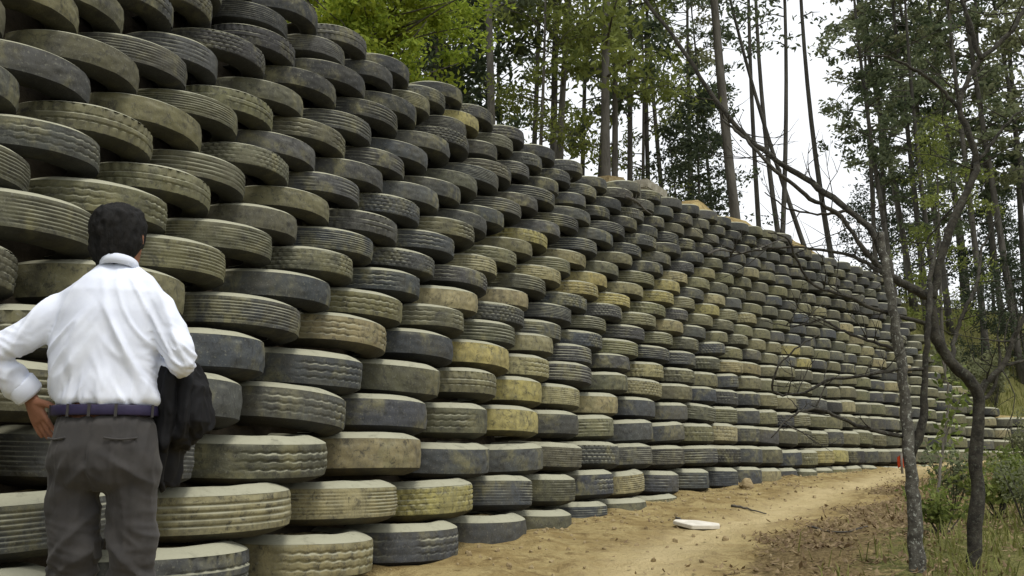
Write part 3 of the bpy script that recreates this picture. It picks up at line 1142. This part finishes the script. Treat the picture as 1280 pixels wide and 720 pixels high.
vs, fs = [], []
n = 0
while n < 13000:
    x, y = U(.6, 8), U(4.3, 13)
    sd = path_side(x, y)
    g = sstep(.25, .8, sd + .5 * nz(x * 1.2, y * 1.2, 11)) * (1 - .5 * sstep(2, 4, sd))
    if R() > g * (.3 + 1.2 * max(0, nz(x * 2.8, y * 2.8, 5) + .25)) + .012:
        n += .02
        continue
    c = Vector((x, y, ground(x, y) + U(.004, .03)))
    d = Vector((U(-1, 1), U(-1, 1), U(-.35, .45))).normalized(); s = d.cross(Vector((U(-.4, .4), U(-.4, .4), 1))).normalized()
    l, w = U(.025, .07), U(.012, .028); o = len(vs)
    vs += [c - d * l * .5, c + s * w * .5, c + d * l * .5 + Vector((0, 0, .008)), c - s * w * .5]
    fs.append((o, o + 1, o + 2, o + 3)); n += 1
tag(py_mesh('leaf_litter', vs, fs, M['dead_leaf'], smooth=False), 'brown dead leaves scattered on the bank beside the path', 'dead leaves', kind='stuff')

M['clod'] = mat_noise('earth_clod', (0.22, 0.165, 0.085), (0.33, 0.265, 0.15), 20, .95, .5, .01)
bm = bmesh.new()
for _ in range(620):
    y = U(4.2, 13) ** 1.0
    P, T, N = wall_pt(U(SX(330), SX(1080)))
    x, y = P - N * abs(random.gauss(.1, 1.1))
    if path_side(x, y) > 3.5: continue
    r = U(.006, .022) * (1 if R() > .03 else 1.8)
    mt = Matrix.LocRotScale(Vector((x, y, ground(x, y) + r * .2)), __import__('mathutils').Euler((U(0, 6), U(0, 6), U(0, 6))), Vector((r * U(.7, 1.3), r, r * U(.6, 1))))
    res = bmesh.ops.create_icosphere(bm, subdivisions=1, radius=1, matrix=mt)
    for v in res['verts']:
        v.co += Vector((U(-1, 1), U(-1, 1), U(-1, 1))) * r * .22
tag(mesh_obj('pebbles', bm, M['clod'], smooth=False), 'earth clods and small stones at the foot of the wall', 'pebbles', kind='stuff')

# ------------------------------------------------------------------ small things on the ground
M['pale'] = mat_noise('pale_board', (0.55, 0.52, 0.44), (0.68, 0.65, 0.57), 9, .8, .2, .005)
M['rock'] = mat_noise('rock', (0.22, 0.20, 0.15), (0.33, 0.31, 0.25), 14, .95, .6, .01)
M['orange'] = mat_noise('orange_plastic', (0.62, 0.10, 0.03), (0.55, 0.08, 0.025), 10, .6, .1, .004)


def slab(name, pts, th, mat, loc, rot, label, cat, seed=1):
    bm = bmesh.new()
    top = [bm.verts.new((x, y, th * .5)) for x, y in pts]
    f = bm.faces.new(top)
    ex = bmesh.ops.extrude_face_region(bm, geom=[f])
    bmesh.ops.translate(bm, verts=[v for v in ex['geom'] if isinstance(v, bmesh.types.BMVert)], vec=(0, 0, -th))
    bmesh.ops.bevel(bm, geom=bm.edges[:], offset=th * .12, segments=2, affect='EDGES')
    bmesh.ops.recalc_face_normals(bm, faces=bm.faces)
    o = mesh_obj(name, bm, mat, smooth=False)
    o.location = loc; o.rotation_euler = rot
    return tag(o, label, cat)


p = on_ground(872, 660); z = ground(p.x, p.y)
slab('broken_board', [(-.19, .06), (-.09, -.14), (.15, -.12), (.18, -.02), (.03, .10), (-.15, .13)], .03, M['pale'], (p.x, p.y, z + .03), (.12, .02, .1), 'pale flat broken board lying on the sandy ground beside the path', 'board')
p = on_ground(933, 611); z = ground(p.x, p.y)
bm = bmesh.new()
bmesh.ops.create_icosphere(bm, subdivisions=3, radius=1)
for v in bm.verts:
    c = v.co
    c.x *= .09; c.y *= .06; c.z = c.z * .07 + (.05 * c.x / .09 if c.z > .2 else 0)
    c.x -= .05 * max(0, c.z * 6)
    c += c.normalized() * .03 * nz(c.x * 12, c.y * 12, c.z * 12)
o = mesh_obj('leaning_stone', bm, M['clod']); o.location = (p.x, p.y, z + .05)
tag(o, 'tan wedge of stone leaning against the lowest tyres', 'stone')
# orange marker post at the far foot of the wall
p = on_ground(1128, 592); z = ground(p.x, p.y)
e = empty('orange_marker', (p.x, p.y, z))
tag(e, 'small bright orange marker standing by the path behind the spotted trunk', 'marker')
bm = bmesh.new(); tube(bm, [(0, 0, -.05), (0, 0, .18), (.01, 0, .34)], [.022, .02, .018], 8)
mesh_obj('stake', bm, M['bark_pale'], e)
bm = bmesh.new()
cells = [(x * .02 - .07, z * .03) for z in range(9) for x in range(8)]
for zz in range(9):
    for xx in range(8):
        bm.verts.new((xx * .016 - .056, .025 + .014 * math.sin(xx * .9 + zz * .4), .12 + zz * .024 - .01 * abs(xx - 3.5)))
bm.verts.ensure_lookup_table()
for zz in range(8):
    for xx in range(7):
        a = zz * 8 + xx
        bm.faces.new([bm.verts[q] for q in (a, a + 1, a + 9, a + 8)])
bmesh.ops.solidify(bm, geom=bm.faces[:], thickness=.006)
mesh_obj('flag', bm, M['orange'], e)


def stick(pts, Y, r, label):
    bm = bmesh.new()
    P = []
    for px, py, y in pts:
        q = on_ground(px, py); P.append(q)
    for q in P: q.z = ground(q.x, q.y) + r * .8
    base = P[0].copy()
    S = smooth_path([tuple(q) for q in P], 12)
    S = [Vector(q) + Vector((U(-1, 1), U(-1, 1), U(0, 1.5))) * r * .6 for q in S]
    tube(bm, S, [r * (1 - .05 * i) for i in range(12)], 6, wob=.3)
    bmesh.ops.translate(bm, verts=bm.verts, vec=-base)
    o = mesh_obj('fallen_stick', bm, M['bark_brown']); o.location = base
    tag(o, label, 'stick', 'sticks lying on the earth')


stick([(915, 634, 9.4), (935, 638, 9.1), (958, 644, 8.8)], 9, .013, 'brown stick on the sand behind the pale board')
stick([(845, 648, 8.7), (853, 652, 8.5), (862, 657, 8.3)], 9, .010, 'short twig lying against the pale board')
stick([(1010, 660, 7.6), (1050, 668, 7.2), (1085, 660, 7.6)], 9, .010, 'thin twig among the dead leaves')

# pale slab and loose rubble on the crest
s = 13.25; P, T, N = wall_pt(s); x, y = P + N * (setback(wall_top(s)) + .25)
slab('concrete_slab', [(-.32, -.15), (.3, -.18), (.34, .12), (.05, .2), (-.3, .16)], .15, M['rock'], (x, y, wall_top(s) + EYE + .10), (.05, .08, math.atan2(T[1], T[0])), 'pale concrete slab lying on the wall crest', 'slab')
s = 12.6; P, T, N = wall_pt(s); x, y = P + N * (setback(wall_top(s)) + .55)
slab('rubble_block', [(-.2, -.15), (.16, -.18), (.24, .1), (-.1, .2)], .2, M['clod'], (x, y, wall_top(s) + EYE + .16), (.2, -.1, .7), 'lump of dried mud left of the pale crest slab', 'rubble')
# dead branch lying across the crest
for pts, lb in (([(885, 318), (900, 312), (930, 316), (965, 304), (985, 296)], 'dead branch caught on the upper tyres below the yellow earth heap'),
                ([(782, 246), (796, 252), (806, 262), (815, 268)], 'short dead branch hanging over the crest left of the slab')):
    bm = bmesh.new()
    Y = 13.1 if pts[0][0] > 850 else 10.9
    P = [at(a, b, Y + (a - pts[0][0]) * .012) for a, b in pts]
    S = smooth_path([tuple(q) for q in P], 18)
    tube(bm, S, [.022 - .0009 * i for i in range(18)], 6, wob=.3)
    twigs(bm, [Vector(q) for q in S], .007, 6, .5)
    base = P[0].copy()
    bmesh.ops.translate(bm, verts=bm.verts, vec=-base)
    o = mesh_obj('dead_branch', bm, M['bark_brown']); o.location = base
    tag(o, lb, 'branch', 'dead branches on the wall')

# ------------------------------------------------------------------ the man
random.seed(9)
YM = 2.9
M['shirt'] = mat_cloth('white_shirt', (0.72, 0.76, 0.86), (0.68, 0.72, 0.83), 700, .85)
M['trouser'] = mat_cloth('grey_trousers', (0.046, 0.043, 0.041), (0.036, 0.034, 0.033), 600, .9, .1, .2)
M['jacket'] = mat_cloth('black_jacket', (0.005, 0.005, 0.006), (0.004, 0.004, 0.005), 600, .8, .0, .15)
M['belt'] = mat_noise('belt_leather', (0.02, 0.016, 0.045), (0.03, 0.024, 0.06), 30, .5, .1, .002)
M['skin'] = mat_noise('skin', (0.22, 0.10, 0.058), (0.27, 0.125, 0.075), 30, .6, .1, .002, coords='obj')
M['hair'] = mat_noise('black_hair', (0.003, 0.003, 0.003), (0.008, 0.007, 0.006), 60, .75, .8, .006, coords='obj', stretch=(1, 1, .3))
M['shoe'] = mat_noise('shoe_leather', (0.012, 0.010, 0.009), (0.02, 0.017, 0.014), 20, .45, .1, .002)
M['eye'] = mat_noise('eye', (0.7, 0.68, 0.64), (0.72, 0.7, 0.66), 20, .3, 0)

A = lambda px, py, dy=0.0: at(px, py, YM + dy)
feetz = ground(-1.3, YM, False)
man = empty('person', (A(135, 512).x, YM, feetz))
tag(man, 'man seen from behind in white shirt and dark grey trousers, hand on hip', 'person')
ML = Vector(man.location)


def finish(me, name, mat, parent=man, disp=None):
    if disp:
        ns = [v.normal.copy() for v in me.vertices]
        for v, nn in zip(me.vertices, ns):
            v.co += nn * disp(v.co, nn)
    for v in me.vertices:
        v.co -= ML
    me.polygons.foreach_set('use_smooth', [True] * len(me.polygons))
    me.materials.clear(); me.materials.append(mat)
    me.update(); me.name = name
    return link(bpy.data.objects.new(name, me), parent)


def limb(bm, pts, seg=16, n=18):
    """pts: (point, radius)"""
    S = smooth_path([(*p, r) for p, r in pts], n)
    tube(bm, [s[:3] for s in S], [s[3] for s in S], seg)


def ring_px(xl, xr, py, ry, dy=0.0, shrink=0.0):
    a, b = A(xl, py, dy), A(xr, py, dy)
    return ((a + b) * .5, (b.x - a.x) * .5 - shrink, ry - shrink)


TORSO = [(126, 172, 329, .062, .03), (112, 184, 341, .075, .02), (92, 196, 352, .09, .01), (76, 205, 366, .10, .0), (67, 207, 392, .115, .0), (64, 204, 425, .12, .0),
         (64, 200, 460, .118, .0), (66, 198, 488, .118, .0), (67, 198, 501, .117, .0), (72, 193, 508, .106, .0)]
shL, elL, wrL = A(84, 388), A(-12, 444, -.07), A(34, 492, .03)
shR, elR, wrR = A(194, 386), A(228, 452, -.03), A(196, 470, .24)

# shirt
bm = bmesh.new()
loft(bm, [ring_px(*t) for t in TORSO], 40)
limb(bm, [(shL + Vector((.06, 0, .02)), .060), (shL, .068), (shL.lerp(elL, .5), .060), (elL, .050), (elL.lerp(wrL, .5), .047), (wrL, .041)])
limb(bm, [(shR + Vector((-.05, 0, .02)), .060), (shR, .067), (shR.lerp(elR, .5), .058), (elR, .049), (elR.lerp(wrR, .5), .046), (wrR, .041)])
me = remeshed(bm, .0062, 8)


def ridge(v, k=3.0):
    return max(0.0, 1 - abs(v) * k)


def shirt_folds(c, n):
    x, z = c.x - ML.x, c.z - feetz
    d = 0.0
    for sg, an in ((1, .62), (-1, .55)):
        w = sstep(-.06, .10, x * sg)
        u = x * math.cos(an) + sg * z * math.sin(an)
        l = -sg * x * math.sin(an) + z * math.cos(an)
        d += w * .014 * ridge(nz(u * 9, c.y * 3, l * 2.2 + sg * 5), 4.2)
        d += w * .007 * ridge(nz(u * 19 + 4, c.y * 5, l * 4 + sg * 9), 4.0)
    d += .004 * nz(x * 12, c.y * 12, z * 12)
    low = sstep(1.22, 1.02, z)
    d += low * (.010 * ridge(nz(x * 26, c.y * 14, z * 3.5)) + .004)
    for e in (elL, elR):
        q = (c - e).length
        if q < .16:
            d += (1 - q / .16) * .010 * ridge(nz(c.x * 16, c.y * 14, c.z * 34 + c.x * 18), 2.6)
    return d - .012


shirt = finish(me, 'shirt', M['shirt'], disp=shirt_folds)
# collar and cuff
bm = bmesh.new()
cc = A(149, 330, .014)
prof = []
for i, (dr, dz) in enumerate([(.000, -.022), (.001, .0), (-.003, .011), (-.007, .014), (-.011, .010), (-.012, .0), (-.008, -.018)]):
    prof.append((dr, dz))
seg = 40
rings = []
for dr, dz in prof:
    rings.append([bm.verts.new(cc - ML + Vector(((.062 + dr) * math.cos(2 * PI * j / seg), (.064 + dr) * math.sin(2 * PI * j / seg), dz - .012 * math.sin(2 * PI * j / seg)))) for j in range(seg)])
for i in range(len(rings)):
    a, b = rings[i], rings[(i + 1) % len(rings)]
    for j in range(seg):
        k = (j + 1) % seg
        bm.faces.new((a[j], a[k], b[k], b[j]))
bmesh.ops.recalc_face_normals(bm, faces=bm.faces)
mesh_obj('collar', bm, M['shirt'], shirt)
bm = bmesh.new()
dv = (wrL - elL).normalized()
tube(bm, [wrL - dv * .05, wrL - dv * .045, wrL - dv * .0, wrL + dv * .008, wrL + dv * .004], [.046, .05, .049, .046, .03], 20, True, .25)
for v in bm.verts: v.co -= ML
mesh_obj('cuff', bm, M['shirt'], shirt)

# trousers
kneeL, kneeR = A(91, 716, .02), A(165, 716, .02)
ankL, ankR = Vector((A(86, 716).x - .01, YM - .01, feetz + .09)), Vector((A(167, 716).x + .02, YM - .02, feetz + .09))
bm = bmesh.new()
loft(bm, [ring_px(72, 193, 519, .106), ring_px(68, 197, 530, .118, -.005), ring_px(62, 200, 560, .128, -.01), ring_px(60, 201, 585, .125, -.01), ring_px(66, 196, 604, .105, -.005), ring_px(84, 178, 616, .07)], 40)
hL, hR = A(96, 588, 0), A(167, 588, 0)
limb(bm, [(hL + Vector((0, 0, .05)), .085), (hL, .087), (A(92, 640), .080), (A(93, 690), .074), (kneeL, .072), (kneeL.lerp(ankL, .5), .068), (ankL, .066), (ankL - Vector((0, 0, .045)), .066)], 22, 26)
limb(bm, [(hR + Vector((0, 0, .05)), .085), (hR, .086), (A(165, 640), .075), (A(165, 690), .069), (kneeR, .067), (kneeR.lerp(ankR, .5), .066), (ankR, .066), (ankR - Vector((0, 0, .045)), .066)], 22, 26)
me = remeshed(bm, .006, 6)


def trouser_folds(c, n):
    x, z = c.x - ML.x, c.z - feetz
    sg = 1 if x > 0 else -1
    d = .009 * nz(x * 7 + z * 3, c.y * 6, z * 4)
    u = z * .8 + sg * x * .75
    d += .011 * ridge(nz(u * 13, c.y * 4, (x * .6 - sg * z * .8) * 3 + sg * 7), 2.6) * sstep(1.0, .85, z)
    d += .006 * ridge(nz(z * 26 + x * 9, c.y * 6, x * 8), 2.6) * sstep(.85, .6, z)
    d += .006 * ridge(nz(x * 30, c.y * 9, z * 4 + 3), 2.4)
    d -= .008 * math.exp(-((x - .0) / .010) ** 2) * sstep(.75, .85, z)
    return d - .010


tro = finish(me, 'trousers', M['trouser'], disp=trouser_folds)
# belt, loops and pocket welts
bm = bmesh.new()
c0, rx, ry = ring_px(69, 196, 514, .111)
seg = 64
rings = []
for dr, dz in [(-.004, -.017), (.004, -.017), (.006, -.013), (.006, .013), (.004, .016), (-.004, .016)]:
    rings.append([bm.verts.new(c0 - ML + Vector(((rx + dr) * math.cos(2 * PI * j / seg), (ry + dr) * math.sin(2 * PI * j / seg), dz))) for j in range(seg)])
for i in range(len(rings)):
    a, b = rings[i], rings[(i + 1) % len(rings)]
    for j in range(seg):
        k = (j + 1) % seg
        bm.faces.new((a[j], a[k], b[k], b[j]))
bmesh.ops.recalc_face_normals(bm, faces=bm.faces)
mesh_obj('belt', bm, M['belt'], man)


def on_ring(an, dr, dz):
    return c0 - ML + Vector(((rx + dr) * math.cos(an), (ry + dr) * math.sin(an), dz))


for an in (-2.85, -2.0, -PI / 2, -1.1, -.3, .7, 2.4):
    bm = bmesh.new()
    t = Vector((-math.sin(an), math.cos(an), 0)) * .0045
    nn = Vector((math.cos(an), math.sin(an), 0))
    for dz0, dz1 in ((-.022, .018),):
        q = [on_ring(an, .0065, dz0), on_ring(an, .0065, dz1)]
        vv = [bm.verts.new(p + t * a + nn * b) for p in q for a, b in ((-1, 0), (1, 0), (1, .003), (-1, .003))]
        for f in ((0, 1, 2, 3), (7, 6, 5, 4), (0, 4, 5, 1), (1, 5, 6, 2), (2, 6, 7, 3), (3, 7, 4, 0)):
            bm.faces.new([vv[i] for i in f])
    mesh_obj('belt_loop', bm, M['trouser'], tro, smooth=False)

# back pocket welts
for xl, xr in ((74, 104), (152, 186)):
    bm = bmesh.new()
    cW, rW, ryW = ring_px(64, 200, 548, .124, -.008)
    P = []
    for i in range(9):
        px = xl + (xr - xl) * i / 8
        q = A(px, 548 + 2 * math.sin(i / 8 * PI), 0)
        xx = (q.x - cW.x) / rW
        P.append(Vector((q.x, cW.y - ryW * math.sqrt(max(0, 1 - xx * xx)) - .001, q.z)) - ML)
    tube(bm, P, .0035, 6)
    mesh_obj('pocket_welt', bm, M['trouser'], tro)

# body under the clothes: one continuous figure
bm = bmesh.new()
loft(bm, [ring_px(*t, .022) for t in TORSO[1:]] + [ring_px(64, 199, 570, .10, 0, .02), ring_px(74, 190, 602, .08, 0, .02)], 32)
for sh, el, wr in ((shL, elL, wrL), (shR, elR, wrR)):
    limb(bm, [(sh, .045), (sh.lerp(el, .5), .036), (el, .030), (el.lerp(wr, .4), .031), (wr, .026)], 14)
for hp, kn, an, in ((hL, kneeL, ankL), (hR, kneeR, ankR)):
    limb(bm, [(hp, .07), (hp.lerp(kn, .5), .065), (kn, .05), (kn.lerp(an, .4), .05), (an, .036), (an - Vector((0, -.02, .05)), .035), (an + Vector((0, .12, -.06)), .03)], 14, 24)
HC = A(149, 299, .04)             # head centre
limb(bm, [(A(149, 345, .015), .044), (A(149, 330, .022), .043), (HC + Vector((0, -.005, -.06)), .05)], 18)
yaw = Matrix.Rotation(-.05, 3, 'Z') @ Matrix.Rotation(.12, 3, 'X')       # turned along the wall, chin up


def hp_(x, y, z):
    return HC + yaw @ Vector((x, y, z))


AX, AY, AZ = yaw @ Vector((1, 0, 0)), yaw @ Vector((0, 1, 0)), yaw @ Vector((0, 0, 1))
hr = [(-.112, .02, .030, .035), (-.10, .022, .044, .055), (-.075, .018, .052, .074), (-.04, .01, .061, .088), (0, 0, .068, .096), (.035, -.002, .072, .098), (.07, -.004, .068, .088), (.095, -.004, .05, .066), (.11, -.004, .022, .03)]
loft(bm, [(hp_(0, oy, z), rx_, ry_, AX, AY) for z, oy, rx_, ry_ in hr], 28)
limb(bm, [(hp_(0, .09, .02), .010), (hp_(0, .106, -.015), .014), (hp_(0, .108, -.03), .016), (hp_(0, .092, -.04), .012)], 10, 8)     # nose
limb(bm, [(hp_(-.022, .088, -.062), .008), (hp_(0, .096, -.06), .010), (hp_(.022, .088, -.062), .008)], 8, 8)                           # lips
limb(bm, [(hp_(-.05, .08, .022), .009), (hp_(0, .096, .024), .009), (hp_(.05, .08, .022), .009)], 8, 8)                                # brow
for sg in (-1, 1):                                                                                                                      # ears
    limb(bm, [(hp_(sg * .066, .01, -.035), .008), (hp_(sg * .074, .004, -.015), .010), (hp_(sg * .077, .0, .012), .010), (hp_(sg * .072, .008, .028), .008)], 8, 10)


def hand(wr, fore, across, palm_n, curl, sgn):
    """fore: wrist to knuckles; across: towards the thumb; palm_n: the way the palm looks"""
    fore, across, palm_n = fore.normalized(), across.normalized(), palm_n.normalized()
    k0 = wr + fore * .085
    loft(bm, [(wr, .026, .019, across, palm_n), (wr + fore * .03, .034, .017, across, palm_n), (wr + fore * .065, .041, .015, across, palm_n), (k0 + fore * .006, .040, .012, across, palm_n)], 16)
    for i, (off, ln) in enumerate(((.031, .070), (.010, .078), (-.011, .073), (-.031, .058))):
        p = k0 + across * off - fore * .012
        d = (fore + across * off * 2.4).normalized()
        pts = [(p, .0095)]
        for j, fr in enumerate((.45, .32, .23)):
            d = (d + palm_n * curl * (0.55 + .15 * j)).normalized()
            p = p + d * (ln + .012 if j == 0 else ln) * fr
            pts.append((p, .0088 - .0008 * j))
        limb(bm, pts, 8, 14)
    p = wr + fore * .025 + across * .030
    d = (fore * .75 + across * .75 + palm_n * .2).normalized()
    pts = [(p - across * .012, .014)]
    for j, l in enumerate((.04, .03, .024)):
        p = p + d * l
        pts.append((p, .012 - .0015 * j))
        d = (d + fore * .35 + palm_n * .15).normalized()
    limb(bm, pts, 8, 12)


# left hand on the hip: fingers down over the trouser pocket, thumb to the back
hand(wrL + Vector((.012, 0, -.012)), Vector((.42, .08, -.9)), Vector((.75, -.5, .35)), Vector((.6, .75, .2)), .16, 1)
# right hand in front of the waist, gripping the jacket
hand(wrR, Vector((-.6, .75, -.2)), Vector((.1, .3, .95)), Vector((-.8, -.5, .1)), .55, -1)
me = remeshed(bm, .0042, 3)
body = finish(me, 'body', M['skin'])
for sg in (-1, 1):
    bm = bmesh.new()
    bmesh.ops.create_uvsphere(bm, u_segments=14, v_segments=10, radius=.0125, matrix=Matrix.Translation(hp_(sg * .031, .078, .004) - ML))
    mesh_obj('eye', bm, M['eye'], man)
# hair: a cap with an uneven surface, down to the nape
bm = bmesh.new()
loft(bm, [(hp_(0, -.036, -.105), .040, .034, AX, AY), (hp_(0, -.036, -.09), .054, .046, AX, AY), (hp_(0, -.036, -.07), .066, .058, AX, AY), (hp_(0, -.028, -.045), .080, .072, AX, AY), (hp_(0, -.018, -.015), .088, .084, AX, AY), (hp_(0, -.012, .02), .087, .096, AX, AY),
          (hp_(0, -.006, .05), .089, .104, AX, AY), (hp_(0, -.004, .082), .079, .096, AX, AY), (hp_(0, -.004, .106), .058, .072, AX, AY), (hp_(0, -.004, .122), .026, .036, AX, AY)], 32)
me = remeshed(bm, .006, 5)
finish(me, 'hair', M['hair'], disp=lambda c, n: .007 * nz(c.x * 40, c.y * 40, c.z * 22) + .005 * nz(c.x * 95, c.y * 95, c.z * 45))
# shoes
for an, nm in ((ankL, 'l'), (ankR, 'r')):
    bm = bmesh.new()
    g = feetz
    rr = []
    for t, w, h in ((-.085, .030, .055), (-.06, .037, .075), (-.01, .039, .085), (.05, .041, .068), (.11, .046, .05), (.16, .04, .038), (.19, .022, .026)):
        rr.append((Vector((an.x, an.y + t, g + h * .5)), w, h * .5, Vector((1, 0, 0)), Vector((0, 0, 1))))
    loft(bm, rr, 20)
    me = remeshed(bm, .006, 3)
    finish(me, 'shoe', M['shoe'])

# jacket folded over the right forearm
bm = bmesh.new()
JR = [(452, 206, 238, .07), (460, 199, 246, .10), (475, 196, 252, .115), (495, 195, 258, .12), (512, 195, 261, .12), (528, 196, 263, .115), (536, 197, 258, .11), (546, 197, 248, .105), (557, 198, 237, .10), (564, 198, 223, .09), (590, 199, 219, .085), (605, 200, 217, .075), (613, 202, 210, .05)]
loft(bm, [ring_px(xl, xr, py, ry_, .10) for py, xl, xr, ry_ in JR][::-1], 48)
me = remeshed(bm, .006, 4)


def jacket_folds(c, n):
    q = proj(c)
    d = .014 * ridge(nz(c.x * 22, c.y * 9, c.z * 3.5), 3.2) + .006 * ridge(nz(c.x * 45, c.y * 20, c.z * 9), 3)
    d -= .022 * math.exp(-((q[0] - 224 + .10 * (q[1] - 470)) / 4.0) ** 2) * sstep(462, 480, q[1])
    d -= .012 * math.exp(-((q[0] - 244 + .05 * (q[1] - 470)) / 3.0) ** 2) * sstep(470, 490, q[1])
    return d - .006


jac = finish(me, 'jacket', M['jacket'], parent=None, disp=jacket_folds)
jac.location = ML
tag(jac, 'black jacket folded over the right forearm of the man', 'jacket')

# ------------------------------------------------------------------ sky, sun, camera
w = bpy.data.worlds.new('World')
sc.world = w
w.use_nodes = True
t = w.node_tree
bg = t.nodes['Background']
SUN_EL, SUN_AZ = math.radians(66), math.radians(150)     # azimuth clockwise from the view direction
sky = t.nodes.new('ShaderNodeTexSky')
sky.sky_type = 'NISHITA'
sky.sun_disc = False
sky.sun_elevation = SUN_EL
sky.sun_rotation = SUN_AZ
sky.air_density = 1.0
sky.dust_density = 4.0
tcw = t.nodes.new('ShaderNodeTexCoord')
nzw = t.nodes.new('ShaderNodeTexNoise')
nzw.inputs['Scale'].default_value = 2.2
nzw.inputs['Detail'].default_value = 5
t.links.new(tcw.outputs['Generated'], nzw.inputs['Vector'])
cl = t.nodes.new('ShaderNodeMix'); cl.data_type = 'RGBA'
t.links.new(nzw.outputs['Fac'], cl.inputs['Factor'])
cl.inputs[6].default_value = (8.9, 9.1, 9.4, 1)
cl.inputs[7].default_value = (11.2, 11.4, 11.6, 1)
mx = t.nodes.new('ShaderNodeMix'); mx.data_type = 'RGBA'
mx.inputs['Factor'].default_value = .88
t.links.new(sky.outputs[0], mx.inputs[6])
t.links.new(cl.outputs[2], mx.inputs[7])
t.links.new(mx.outputs[2], bg.inputs['Color'])
bg.inputs['Strength'].default_value = .088

sun = bpy.data.lights.new('Sun', 'SUN')
sun.energy = 1.5
sun.angle = math.radians(20)
sun.color = (1.0, .96, .88)
so = link(bpy.data.objects.new('Sun', sun))
dirv = Vector((math.sin(SUN_AZ) * math.cos(SUN_EL), math.cos(SUN_AZ) * math.cos(SUN_EL), math.sin(SUN_EL)))
so.rotation_euler = (-dirv).to_track_quat('-Z', 'Y').to_euler()

cam = bpy.data.cameras.new('Camera')
cam.sensor_width = 36
cam.lens = 36 * F / 1280
cam.clip_start = .05
cam.clip_end = 2000
co = link(bpy.data.objects.new('Camera', cam))
co.location = (0, 0, EYE)
co.rotation_euler = (PI / 2 + TH, 0, 0)
sc.camera = co
vs_ = sc.view_settings
vs_.view_transform = 'Standard'
vs_.look = 'None'
vs_.exposure = .5
vs_.gamma = 1
vs_.use_curve_mapping = False
sc.cycles.max_bounces = 6
